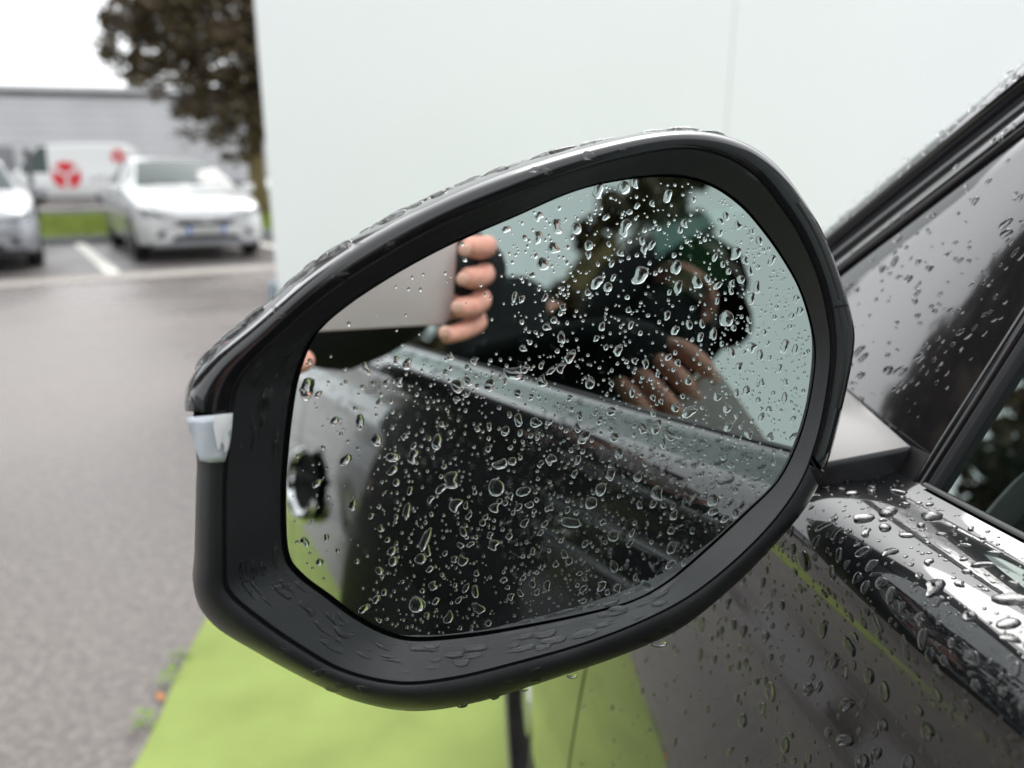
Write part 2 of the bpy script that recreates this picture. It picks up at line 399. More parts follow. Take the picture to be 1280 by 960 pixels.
def tree(name, base, h, tr, blobs, nleaf, leafm, label, seed, leafsize=0.085):
    g = random.Random(seed); base = Vector(base)
    root = empty(name, base, 0, label, 'tree')
    bm = bmesh.new()
    top = base + Vector((0.1, 0.1, h * 0.72))
    pts = [base + Vector((0, 0, -0.05)), base + Vector((0.02, 0, h * .12)), base + Vector((0.06, .05, h * .35)), base + Vector((0.05, .1, h * .55)), top]
    add_tube(bm, pts, [tr * 1.35, tr, tr * .85, tr * .55, tr * .2], 12)
    for (c, r) in blobs:
        c = base + Vector(c); s0 = pts[2 if g.random() < .6 else 3]
        mid = s0.lerp(c, .5) + Vector((g.gauss(0, .15), g.gauss(0, .15), .15))
        add_tube(bm, [s0, mid, c], [tr * .42, tr * .26, tr * .07], 7)
        for q in range(5):
            e = c + Vector((g.gauss(0, .6), g.gauss(0, .6), g.gauss(0, .6))) * r
            add_tube(bm, [mid.lerp(c, .6), (mid + e) / 2 + Vector((0, 0, .1)), e], [tr * .12, tr * .08, tr * .02], 5)
    bm_obj('trunk', bm, BARK, root, True)
    V = []; F = []
    tot = sum(r ** 2 for c, r in blobs)
    for (c, r) in blobs:
        c = base + Vector(c); k_ = int(nleaf * r * r / tot); ncl = max(6, int(26 * r * r))
        cl = []
        for q in range(ncl):
            d = Vector((g.gauss(0, 1), g.gauss(0, 1), g.gauss(0, .85))).normalized() * r * (0.45 + 0.6 * g.random() ** .6)
            cl.append((c + d, r * (0.13 + .16 * g.random())))
        for i in range(k_):
            cc, cr = cl[g.randrange(ncl)]
            p = cc + Vector((g.gauss(0, .6), g.gauss(0, .6), g.gauss(0, .5))) * cr
            a = Vector((g.gauss(0, 1), g.gauss(0, 1), g.gauss(0, .6))).normalized() * leafsize * (.6 + .7 * g.random())
            b = a.orthogonal().normalized(); b = (Matrix.Rotation(g.random() * 6.28, 3, a.normalized()) @ b) * a.length * .55
            k = len(V); V += [p - a, p + b, p + a, p - b]; F.append((k, k + 1, k + 2, k + 3))
    mesh_obj('crown', V, F, leafm, root)
    return root
tb = Vector((-5.05, 23.2, 0.05))
tree('purple_tree', tb, 8.5, 0.23, [((-2.3, 0, 4.6), 1.25), ((-0.9, 0.2, 4.9), 1.6), ((0.3, 0, 5.0), 1.9), ((-1.75, -.3, 3.5), 1.0), ((-1.0, -.3, 2.9), 1.0), ((-0.1, -.2, 2.55), 1.05), ((0.9, .3, 2.9), 1.3), ((-0.6, .1, 3.9), 1.3),
      ((1.8, 0, 4.7), 1.9), ((-1.4, .2, 6.4), 1.6), ((0.4, 0, 6.9), 2.0), ((1.9, .3, 6.5), 1.7), ((-2.7, 0, 5.4), .9), ((2.2, 0, 3.3), 1.1), ((-2.9, 0, 4.1), .8), ((-3.1, .1, 5.0), .7)],
     38000, LEAFP, 'dark purple leaved tree standing behind the white parked car', 21)
tree('dark_tree', (-7.2, 7.6, 0), 9.5, 0.22, [((-.1, 0, 3.2), 1.5), ((-.2, .2, 4.6), 1.8), ((-.6, .4, 6.0), 1.8), ((-.3, -1.2, 3.6), 1.6), ((-.4, -1.6, 5.2), 1.8), ((-.4, 0, 7.2), 1.6), ((-.5, -1.7, 6.8), 1.8), ((-1.2, 1.2, 4.6), 1.3),
      ((-.4, -3.0, 4.4), 1.7), ((-.4, -3.2, 6.0), 1.7), ((-.6, -.8, 8.4), 1.6)], 60000, LEAFP,
     'dense dark tree standing at the left border of the yard', 29, 0.17)
_u = [(-.2, 8.1, .44), (-.1, 7.5, .48), (-.25, 7.0, .48), (.1, 6.9, .5), (-.05, 6.3, .52), (.35, 6.1, .5), (.6, 5.8, .55), (1.0, 5.5, .52), (1.6, 5.2, .55), (2.0, 4.8, .55), (.3, 5.4, .55), (.1, 4.6, .7), (1.1, 4.5, .8), (-.35, 3.9, .7), (.6, 3.7, .8), (1.8, 3.8, .7), (-.6, 3.0, .8), (.4, 2.8, .8), (1.3, 2.9, .8)]
tree('yard_tree', (-2.67, -7.75, 0), 8.4, 0.18, [((-.94 * u, .34 * u, z), r) for u, z, r in _u], 60000, LEAFP,
     'tall dark tree standing behind the photographer beside the turf lane', 23, 0.09)
tree('green_tree', (-17, -24, 0), 7.5, 0.22, [((0, 0, 4.5), 2.1), ((-1.3, .4, 4.0), 1.6), ((1.2, -.4, 4.2), 1.6), ((0, .8, 6.0), 1.5)], 9000, LEAFG,
     'broad green tree at the far end of the hedge', 24, 0.12)

# ------------------------------------------------------------------ parked cars
WHITEP = mat('white_car_paint', (0.64, 0.645, 0.64), rough=0.3, coat=1.0, coat_rough=0.03)
SILVERP = mat('silver_car_paint', (0.36, 0.365, 0.39), rough=0.3, metal=0.35, coat=1.0, coat_rough=0.03)
DARKP = mat('dark_car_paint', (0.02, 0.021, 0.024), rough=0.3, coat=1.0, coat_rough=0.03)
FGLASS = mat('far_car_glass', (0.02, 0.04, 0.037), rough=0.03, spec=0.5, ior=1.5)
TYRE = mat('tyre', (0.03, 0.03, 0.031), rough=0.5, spec=0.5)
ALLOY = mat('alloy', (0.45, 0.45, 0.46), rough=0.3, metal=0.9)
BLK = mat('black_grille', (0.012, 0.012, 0.013), rough=0.4)
LAMPM = mat('headlamp', (0.06, 0.065, 0.07), rough=0.1, spec=0.8, coat=1.0)
PLATEW = mat('plate_white', (0.70, 0.70, 0.66), rough=0.5)
PLATEB = mat('plate_blue', (0.03, 0.16, 0.55), rough=0.5)
CHROME = mat('chrome', (0.75, 0.75, 0.76), rough=0.08, metal=1.0)
PLATET = mat('plate_text', (0.02, 0.02, 0.02), rough=0.6)
def loft_car(root, st, paint, glass_from, glass_to, screen, rear):
    """st rows: y, z_bottom, z_belt, z_top, hw_low, hw_belt, hw_top ; y=0 is the front, local -Y is ahead"""
    fine = catmull(st, 4)
    rows = []
    for (y, zb, zl, zt, wl_, wb, wt) in fine:
        half = [(0, zb), (wl_ * .8, zb), (wl_ * .97, zb + .06), (wl_, zb + .22), (wl_ * 1.0, (zb + zl) / 2 + .05), (wb * 1.005, zl - .05), (wb * .985, zl),
                ((wb * .985 + wt) / 2 + .01, (zl + zt - .05) / 2), (wt, zt - .05), (wt * .93, zt - .015), (wt * .5, zt), (0, zt + .004)]
        rows.append([(x, y, z) for x, z in half] + [(-x, y, z) for x, z in half[-2:0:-1]])
    nv = len(rows[0]); V = [p for r in rows for p in r]
    body = []; sw = {1: [], -1: []}; ws = []; rg = []
    for i in range(len(rows) - 1):
        ym = (fine[i][0] + fine[i + 1][0]) / 2
        for j in range(nv):
            j2 = (j + 1) % nv; f = (i * nv + j, i * nv + j2, (i + 1) * nv + j2, (i + 1) * nv + j)
            side = j in (6, 7) or j in (nv - 7, nv - 8); topz = j in (8, 9, 10) or j in (nv - 9, nv - 10, nv - 11)
            if side and glass_from < ym < glass_to:
                sw[1 if j < nv / 2 else -1].append(f)
            elif topz and j not in (8, nv - 9) and screen[0] < ym < screen[1]: ws.append(f)
            elif topz and j not in (8, nv - 9) and rear[0] < ym < rear[1]: rg.append(f)
            else: body.append(f)
    body.append(tuple(range(nv))[::-1]); body.append(tuple(range((len(rows) - 1) * nv, len(rows) * nv)))
    def sub(name, faces, m):
        used = sorted({v for f in faces for v in f}); mp = {v: i for i, v in enumerate(used)}
        return mesh_obj(name, [V[v] for v in used], [tuple(mp[v] for v in f) for f in faces], m, root, True, False, 40)
    sub('body', body, paint); sub('windscreen', ws, FGLASS); sub('rear_window', rg, FGLASS)
    for s in (1, -1): sub('side_window', sw[s], FGLASS)
def wheel(root, x, y, r, w, side):
    bm = bmesh.new(); seg = 28
    prof = [(r * .62, -w / 2), (r * .93, -w / 2), (r, -w * .35), (r, w * .35), (r * .93, w / 2), (r * .62, w / 2)]
    ring = []
    for k in range(seg):
        a = 2 * math.pi * k / seg
        ring.append([bm.verts.new((x + side * q, y + p * math.cos(a), r + p * math.sin(a))) for p, q in prof])
    for k in range(seg):
        for j in range(len(prof) - 1):
            bm.faces.new((ring[k][j], ring[(k + 1) % seg][j], ring[(k + 1) % seg][j + 1], ring[k][j + 1]))
    t = bm_obj('wheel', bm, TYRE, root, True, False, 50)
    bm = bmesh.new()
    for k in range(5):
        a = 2 * math.pi * k / 5 + .3; d = Vector((0, math.cos(a), math.sin(a))); e = Vector((0, -math.sin(a), math.cos(a)))
        c = Vector((x + side * w * .42, y, r)); q = [c + e * .05, c - e * .05, c + d * r * .62 - e * .035, c + d * r * .62 + e * .035]
        va = [bm.verts.new(p) for p in q]; vb = [bm.verts.new(p - Vector((side * .05, 0, 0))) for p in q]
        bm.faces.new(va); bm.faces.new(vb[::-1])
        for i in range(4): bm.faces.new((va[i], vb[i], vb[(i + 1) % 4], va[(i + 1) % 4]))
    add_tube(bm, [(x + side * w * .3, y, r), (x + side * w * .46, y, r)], [.07, .055], 12)
    M = [bm.verts.new((x + side * w * .1, y + r * .63 * math.cos(2 * math.pi * k / 24), r + r * .63 * math.sin(2 * math.pi * k / 24))) for k in range(24)]
    bm.faces.new(M)
    bm_obj('rim', bm, ALLOY, t, False, False)
def plate(root, x, y, z, w=0.52, h=0.11):
    bm = bmesh.new(); add_box(bm, (x, y, z), (w, .012, h), 0, 0.004); pl = bm_obj('number_plate', bm, PLATEW, root, keep=False)
    for sx in (-1, 1):
        bm = bmesh.new(); add_box(bm, (x + sx * (w / 2 - .024), y - .009, z), (.045, .006, h * .96)); bm_obj('plate_band', bm, PLATEB, pl, keep=False)
    bm = bmesh.new(); g = random.Random(int(x * 1000) + 5)
    for k in range(7):
        xx = x - w * .33 + k * w * .11
        add_box(bm, (xx - .012, y - .009, z), (.008, .006, h * .62)); add_box(bm, (xx + .012, y - .009, z), (.008, .006, h * .62))
        add_box(bm, (xx, y - .009, z + (h * .27 if g.random() < .6 else 0)), (.03, .006, .01))
    bm_obj('plate_characters', bm, PLATET, pl, keep=False)
def strip(root, name, pts, thick, material, parent=None):
    """closed outline in local coords, extruded towards the front (-y)"""
    return prism(name, [Vector(p) for p in pts], Vector((0, thick, 0)), material, parent or root, 0.006, True, False)
def parked_hatch(loc, rz, paint, label, emblem=True, slim=False):
    root = empty('parked_car', loc, rz, label, 'car', None)
    zo = -0.04 if slim else 0
    st = [(0.00, .30, .60, .63, .62, .60, .55), (0.05, .22, .68, .72, .76, .72, .66), (.22, .19, .77, .82, .86, .82, .74), (.55, .18, .86, .92, .89, .86, .78),
          (1.0, .18, .93, 1.0 + zo, .90, .875, .78), (1.2, .18, .95, 1.05 + zo, .90, .88, .76), (1.95, .18, .97, 1.43 + zo, .90, .885, .60), (2.6, .18, .985, 1.475 + zo, .90, .885, .615),
          (3.4, .18, 1.01, 1.42 + zo, .90, .88, .59), (3.95, .2, 1.03, 1.20, .885, .86, .58), (4.25, .28, .95, 1.0, .84, .80, .66), (4.34, .38, .85, .88, .76, .72, .6)]
    loft_car(root, st, paint, 1.45, 3.75, (1.22, 1.93), (3.42, 3.95))
    for y in (0.84, 3.45):
        for s in (1, -1): wheel(root, s * .80, y, .325, .21, s)
    for s in (1, -1):
        hl = strip(root, 'headlight', [(s * .40, -.035, .665), (s * .60, -.015, .70), (s * .80, .10, .755), (s * .85, .19, .73), (s * .80, .075, .655), (s * .56, -.03, .625)], .08, LAMPM)
        strip(root, 'light_signature', [(s * .45, -.045, .655), (s * .62, -.02, .672), (s * .62, -.02, .657), (s * .45, -.045, .640)], .03, CHROME, hl)
        strip(root, 'fog_lamp', [(s * .54, -.03, .44), (s * .76, .055, .45), (s * .75, .05, .36), (s * .58, -.03, .35)], .08, BLK)
        bm = bmesh.new(); add_box(bm, (s * 1.0, 1.42, 1.0), (.20, .10, .13), 0, .035); wm = bm_obj('wing_mirror', bm, paint, root, True, False)
        bm = bmesh.new(); add_box(bm, (s * .91, 1.45, .96), (.12, .05, .04), 0, .01); bm_obj('mirror_arm', bm, BLK, wm, keep=False)
        bm = bmesh.new(); add_tube(bm, [(s * .925, 2.15, .86), (s * .945, 2.2, .86), (s * .945, 2.34, .86), (s * .925, 2.39, .86)], .014, 8); bm_obj('door_handle', bm, paint, root, True, False)
    strip(root, 'grille', [(-.42, -.03, .60), (.42, -.03, .60), (.36, -.03, .53), (.2, -.035, .50), (-.2, -.035, .50), (-.36, -.03, .53)], .08, BLK)
    strip(root, 'grille_bar', [(-.44, -.045, .615), (.44, -.045, .615), (.40, -.045, .59), (.12, -.05, .565), (-.12, -.05, .565), (-.40, -.045, .59)], .02, CHROME)
    strip(root, 'lower_intake', [(-.42, -.02, .37), (.42, -.02, .37), (.50, -.01, .29), (-.50, -.01, .29)], .09, BLK)
    strip(root, 'splitter', [(-.72, .0, .285), (.72, .0, .285), (.70, .0, .235), (-.70, .0, .235)], .12, SILVERP if paint is WHITEP else BLK)
    plate(root, 0, -.045, .445)
    if emblem:
        bm = bmesh.new()
        for k in range(24):
            a0 = 2 * math.pi * k / 24; a1 = 2 * math.pi * (k + 1) / 24
            add_tube(bm, [(.06 * math.cos(a0), -.062, .60 + .06 * math.sin(a0)), (.06 * math.cos(a1), -.062, .60 + .06 * math.sin(a1))], .008, 6)
        add_box(bm, (0, -.062, .60), (.13, .008, .012), 0); bm_obj('emblem', bm, CHROME, root, keep=False)
    for s in (1, -1):
        bm = bmesh.new(); add_tube(bm, [(s * .06, 1.16, 1.07), (s * .35, 1.22, 1.10), (s * .62, 1.25, 1.10)], [.012, .01, .008], 6); bm_obj('wiper', bm, BLK, root, keep=False)
    return root
ax = math.atan2(-bA.x, bA.y)                  # local +Y (rear of a parked car) runs along the bay
wc = Vector((-3.33, 11.75, 0.004))
parked_hatch(wc, ax, WHITEP, 'white hatchback parked head out beneath the purple tree')
parked_hatch(wc - bS * 2.95 - bA * 0.1, ax, SILVERP, 'silver car with ringed grille parked beside the white hatchback', slim=True)
parked_hatch(Vector((-3.75, 3.45, 0.004)), R(131), WHITEP, 'added white hatchback out of view, there to brighten the door reflection')  # added out of view to put a white patch into the door paint
parked_hatch(Vector((-2.15, -1.75, 0.004)), R(180), DARKP, 'added black hatchback behind the photographer, there to darken the door reflection')  # added behind the camera so the door paint reflects something dark
parked_hatch(Vector((-14.6, 26.5, 0.004)), ax + R(70), DARKP, 'black car on the far road behind the silver car')
parked_hatch(Vector((-6.6, 31.0, 0.004)), ax - R(50), WHITEP, 'white car partly hidden behind the tree trunk')

# white van with red logo
REDL = mat('red_logo', (0.62, 0.02, 0.035), rough=0.45)
vroot = empty('delivery_van', (-17.1, 33.4, 0.004), R(-82), 'white delivery van with a large red round emblem on its side', 'van')
vst = [(0.0, .38, .80, .84, .72, .70, .66), (.08, .30, .95, 1.0, .88, .84, .78), (.5, .28, 1.10, 1.20, .95, .92, .84), (.85, .28, 1.16, 1.32, .97, .94, .84), (1.6, .28, 1.2, 2.12, .98, .95, .80),
       (2.0, .28, 1.2, 2.28, .98, .95, .82), (3.5, .28, 1.2, 2.32, .98, .95, .82), (4.7, .28, 1.2, 2.30, .98, .95, .82), (4.9, .32, 1.2, 2.2, .96, .93, .8), (4.95, .4, 1.2, 2.0, .9, .88, .75)]
loft_car(vroot, vst, WHITEP, 1.0, 1.95, (.86, 1.55), (9, 9.1))
for y in (.95, 3.9):
    for s in (1, -1): wheel(vroot, s * .86, y, .33, .22, s)
def disc_logo(root, c, r, sx):
    # red disc with pale flower shaped cut out, lying on the van's side (local x = +-)
    bm = bmesh.new(); N_ = 40
    vs_ = [bm.verts.new((c[0], c[1] + r * math.cos(2 * math.pi * k / N_), c[2] + r * math.sin(2 * math.pi * k / N_))) for k in range(N_)]
    bm.faces.new(vs_)
    r_ = bmesh.ops.extrude_face_region(bm, geom=bm.faces[:]); bmesh.ops.translate(bm, vec=(sx * .012, 0, 0), verts=[v for v in r_['geom'] if isinstance(v, bmesh.types.BMVert)])
    lg = bm_obj('red_emblem', bm, REDL, root, keep=False)
    for k in range(3):
        a = R(-90 + 120 * k); bm = bmesh.new()
        d = Vector((0, math.cos(a), math.sin(a))); e = Vector((0, -math.sin(a), math.cos(a))); o = Vector((c[0] + sx * .02, c[1], c[2])) - d * r * .02
        q = [o - e * r * .05, o + d * r * .97 - e * r * .22, o + d * r * .97 + e * r * .22, o + e * r * .05]
        va = [bm.verts.new(p) for p in q]; bm.faces.new(va); bm_obj('emblem_ray', bm, WHITEP, lg, keep=False)
    return lg
for sx in (1, -1):
    disc_logo(vroot, (sx * .985, 2.62, 1.12), .52, sx)
    bm = bmesh.new()
    for k in range(5):
        add_box(bm, (sx * .995, 3.5 + k * .2, 1.02), (.01, .03, .20)); add_box(bm, (sx * .995, 3.56 + k * .2, 1.02 + .09 * ((k * 7) % 3 - 1)), (.01, .10, .03))
    bm_obj('side_lettering', bm, CLADD, vroot, keep=False)
    disc_logo(vroot, (sx * .93, 4.55, 1.85), .26, sx)
for s in (1, -1):
    strip(vroot, 'headlight', [(s * .45, .02, .86), (s * .84, .18, .98), (s * .86, .26, .84), (s * .5, .02, .76)], .06, LAMPM)
strip(vroot, 'grille', [(-.42, -.02, .82), (.42, -.02, .82), (.38, -.02, .62), (-.38, -.02, .62)], .08, BLK)

# thin dark post by the silver car
POSTM = mat('dark_post', (0.04, 0.04, 0.045), rough=0.5, var=0.2, scale=8)
pr = empty('sign_post', (-8.1, 16.9, 0.05), 0, 'thin dark post rising behind the silver car', 'post')
bm = bmesh.new(); add_tube(bm, [(-8.1, 16.9, 0), (-8.1, 16.9, 1.6)], .05, 12); bm_obj('shaft', bm, POSTM, pr, True)
bm = bmesh.new(); add_tube(bm, [(-8.1, 16.9, 1.6), (-8.1, 16.9, 1.66), (-8.1, 16.9, 1.72)], [.065, .06, .02], 12); bm_obj('cap', bm, POSTM, pr, True)
bm = bmesh.new(); add_tube(bm, [(-8.1, 16.9, 0.04), (-8.1, 16.9, .1)], [.11, .07], 12); bm_obj('base_plate', bm, POSTM, pr, True)

# ------------------------------------------------------------------ the black car (own body shell)
CX = 0.93                                     # centre line of the car
car = empty('black_car', (CX, -0.4, 0.01), 0, 'wet black car beaded with rain standing on the green turf lane', 'car')
YC = [(-2.55, .47, 1.22), (-2.2, .34, 1.25), (-1.6, .275, 1.235), (-1.0, .24, 1.200), (-.5, .219, 1.170), (0.0, .2045, 1.134), (.25, .1985, 1.117), (.5, .200, 1.100), (.8, .207, 1.075),
      (1.2, .232, 1.035), (1.6, .285, .985), (1.85, .36, .93), (2.02, .50, .86)]
_yc = np.array(YC)
def Xb(y): return float(np.interp(y, FY, FX))
def Zb(y): return float(np.interp(y, FY, FZ))
_f = catmull(YC, 8); FY, FX, FZ = _f[:, 0], _f[:, 1], _f[:, 2]
PROF = [(0.010, 0.004), (0.0, 0.0), (-.012, -.0012), (-.026, -.0042), (-.036, -.0095), (-.0425, -.018), (-.0445, -.027)]
for z0, z1, a_ in ((-.027, -.036, -2), (-.036, -.048, 1), (-.048, -.057, 9), (-.057, -.067, 20), (-.067, -.077, 22), (-.077, -.086, 11), (-.086, -.096, 8), (-.096, -.112, 10), (-.112, -.15, 13), (-.15, -.20, 12),
                   (-.20, -.28, 9), (-.28, -.38, 6), (-.38, -.50, 2), (-.50, -.58, -3), (-.58, -.66, -8), (-.66, -.72, -12)):
    PROF.append((PROF[-1][0] - math.tan(R(a_)) * (z0 - z1), z1))      # (height, tilt) pairs integrated down the door
PF = catmull(PROF, 4)
def door_pt(y, s):                             # s in 0..1 down the side
    k = s * (len(PF) - 1); i = min(int(k), len(PF) - 2); t = k - i
    dx, dz = PF[i] * (1 - t) + PF[i + 1] * t
    zb = Zb(y); zs = min(1.0, (zb - .30) / .80)
    return Vector((Xb(y) + dx, y, zb + dz * zs))
def door_nrm(y, s):
    a = door_pt(y, min(1, s + .004)) - door_pt(y, max(0, s - .004)); b = door_pt(y + .01, s) - door_pt(y - .01, s)
    n = a.cross(b).normalized()
    return n if n.x < 0 or n.z > 0.5 else -n
def flip(v): return Vector((2 * CX - v[0], v[1], v[2]))
def skin_panel(name, y0, y1, s0, s1, material, holes=None, ny=None, mirror=False, thick=0.0):
    ny = ny or max(3, int((y1 - y0) / .04)); S_ = [s for s in np.linspace(0, 1, len(PF)) if s0 <= s <= s1]
    rows = []; keep = []
    for i in range(ny):
        y = y0 + (y1 - y0) * i / (ny - 1)
        rows += [door_pt(y, s) for s in S_]
    F = grid_faces(ny, len(S_))
    if holes:
        F = [f for f in F if not holes(sum((rows[v] for v in f), Vector()) / 4)]
    # return flange so that the shut line has depth
    if thick:
        base = len(rows)
        for i in (0, ny - 1):
            k0 = len(rows)
            rows += [rows[i * len(S_) + j] + Vector((thick, 0, 0)) for j in range(len(S_))]
            for j in range(len(S_) - 1): F.append((i * len(S_) + j, i * len(S_) + j + 1, k0 + j + 1, k0 + j))
    if mirror: rows = [flip(v) for v in rows]; F = [f[::-1] for f in F]
    return mesh_obj(name, rows, F, material, car, True, True, 50)
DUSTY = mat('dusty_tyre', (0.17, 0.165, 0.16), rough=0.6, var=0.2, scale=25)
WF, WR, WRAD = 1.13, -1.60, 0.355
def arch(c): return (abs(c.y - WF) < .42 and (c.y - WF) ** 2 + (c.z - .34) ** 2 < .40 ** 2) or ((c.y - WR) ** 2 + (c.z - .34) ** 2 < .40 ** 2)
parts = {}
for mir in (False, True):
    a = skin_panel('front_door', -.748, .548, 0, 1, PAINT, None, 66, mir, .02)
    b = skin_panel('rear_door', -1.55, -.754, 0, 1, PAINT, arch, 40, mir, .02)
    c = skin_panel('front_wing', .554, 2.02, 0, 1, PAINT, arch, 60, mir, .02)
    d = skin_panel('rear_quarter', -2.55, -1.556, 0, 1, PAINT, arch, 44, mir, .02)
    if not mir: parts.update(front_door=a, rear_door=b, wing=c, quarter=d)
    # sill cladding
    f_ = flip if mir else (lambda v: Vector(v))
    rows = []; ny = 40
    for i in range(ny):
        y = -1.2 + 1.93 * i / (ny - 1); e = door_pt(y, 1.0)
        for dx, z in ((.004, e.z + .004), (-.012, e.z - .012), (-.016, .30), (-.006, .22), (.05, .19), (.2, .19)): rows.append(f_((e.x + dx, y, z)))
    mesh_obj('sill_cladding', rows, grid_faces(ny, 6), ARCHM, car, True, True, 40)
    for yw in (WF, WR):
        xx = door_pt(yw, .85).x
        rows = []; n_ = 30
        for i in range(n_ + 1):
            an = R(-8) + R(196) * i / n_; cc = Vector((0, math.cos(an), math.sin(an)))
            for q, (rr, dx) in enumerate(((.445, .006), (.44, -.010), (.40, -.012), (.385, .004), (.385, .25))):
                y = yw + cc.y * rr; z = .34 + cc.z * rr
                base_x = Xb(yw) - .095
                rows.append(f_((base_x + dx, y, max(z, .15))))
        mesh_obj('wheel_arch', rows, grid_faces(n_ + 1, 5), ARCHM, car, True, True, 40)
        side = -1 if not mir else 1
        xw = Xb(yw) - .095 + .095 if not mir else 2 * CX - (Xb(yw) - .095 + .095)
        # wheel in world coordinates
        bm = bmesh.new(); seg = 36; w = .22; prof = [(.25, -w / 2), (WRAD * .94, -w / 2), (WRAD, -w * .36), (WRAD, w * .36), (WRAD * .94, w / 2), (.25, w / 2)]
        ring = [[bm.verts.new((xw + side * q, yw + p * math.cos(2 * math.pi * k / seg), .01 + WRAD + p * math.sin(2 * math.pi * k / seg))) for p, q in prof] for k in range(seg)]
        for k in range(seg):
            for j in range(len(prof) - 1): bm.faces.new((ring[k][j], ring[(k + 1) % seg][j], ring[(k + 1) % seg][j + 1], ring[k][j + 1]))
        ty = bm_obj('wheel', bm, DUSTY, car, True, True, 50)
        bm = bmesh.new()
        for k in range(10):
            a_ = 2 * math.pi * k / 10; d_ = Vector((0, math.cos(a_), math.sin(a_))); e_ = Vector((0, -math.sin(a_), math.cos(a_))); c_ = Vector((xw + side * .08, yw, .01 + WRAD))
            q_ = [c_ + d_ * .04 + e_ * .018, c_ + d_ * .04 - e_ * .018, c_ + d_ * .25 - e_ * .012, c_ + d_ * .25 + e_ * .012]
            va = [bm.verts.new(p) for p in q_]; vb = [bm.verts.new(p - Vector((side * .04, 0, 0))) for p in q_]
            bm.faces.new(va); bm.faces.new(vb[::-1])
            for i in range(4): bm.faces.new((va[i], vb[i], vb[(i + 1) % 4], va[(i + 1) % 4]))
        add_tube(bm, [(xw + side * .05, yw, .01 + WRAD), (xw + side * .095, yw, .01 + WRAD)], [.06, .05], 16)
        bm.faces.new([bm.verts.new((xw + side * .02, yw + .252 * math.cos(2 * math.pi * k / 30), .01 + WRAD + .252 * math.sin(2 * math.pi * k / 30))) for k in range(30)])
        bm_obj('rim', bm, ALLOY, ty)

# greenhouse surface: leans inward above the belt line
TUM = 0.49
def gh(y, z, out=0.0):                         # point on the glass plane of the left side
    n = Vector((-1, 0, TUM)).normalized()
    zb = Zb(y)
    bulge = 0.06 * max(0, z - 1.35)
    return Vector((Xb(y) + 0.0115 + TUM * (z - zb) + bulge, y, z)) + n * out
GN = Vector((-1, 0, TUM)).normalized()
def gh_px(px, py):
    """where a sight line meets the lean of the front side window (y about 0.4)"""
    d = sight(px, py); lo, hi = 0.1, 1.2
    for _ in range(40):
        m_ = (lo + hi) / 2; p = CAMP + d * m_
        if p.x < gh(p.y, p.z).x: lo = m_
        else: hi = m_
    return CAMP + d * lo
# pillar lines: (y at z=1.20, slope dy/dz)
def line_from(pa, pb):
    a = gh_px(*pa); b = gh_px(*pb); k = (b.y - a.y) / (b.z - a.z); return a.y + k * (1.20 - a.z), k
LA = line_from((1035, 290), (1280, 85)); LB = line_from((1039, 303), (1280, 107)); LC = line_from((1043, 329), (1280, 138)); LD = line_from((1046, 340), (1280, 162)); LE = line_from((1049, 346), (1280, 167))
def ly(L, z): return L[0] + L[1] * (z - 1.20)
ZROOF = 1.47
def pillar_strip(name, L0, L1, z0, z1, out0, out1, back, material, mirror=False, rnd_=0.0):
    rows = []; n_ = 24
    for i in range(n_):
        z = z0 + (z1 - z0) * i / (n_ - 1)
        # L0 leads (larger y)
        ya, yb = ly(L0, z), ly(L1, z)
        pa = gh(min(ya, .9), z); pb = gh(min(yb, .9), z)
        m = (pa + pb) / 2
        sec = [pa - GN * back, pa + GN * (out0 - rnd_), pa.lerp(pb, .12) + GN * out0, m + GN * max(out0, out1), pb.lerp(pa, .12) + GN * out1, pb + GN * (out1 - rnd_), pb - GN * back]
        rows += [flip(p) if mirror else p for p in sec]
    return mesh_obj(name, rows, grid_faces(n_, 7), material, car, True, True, 55)
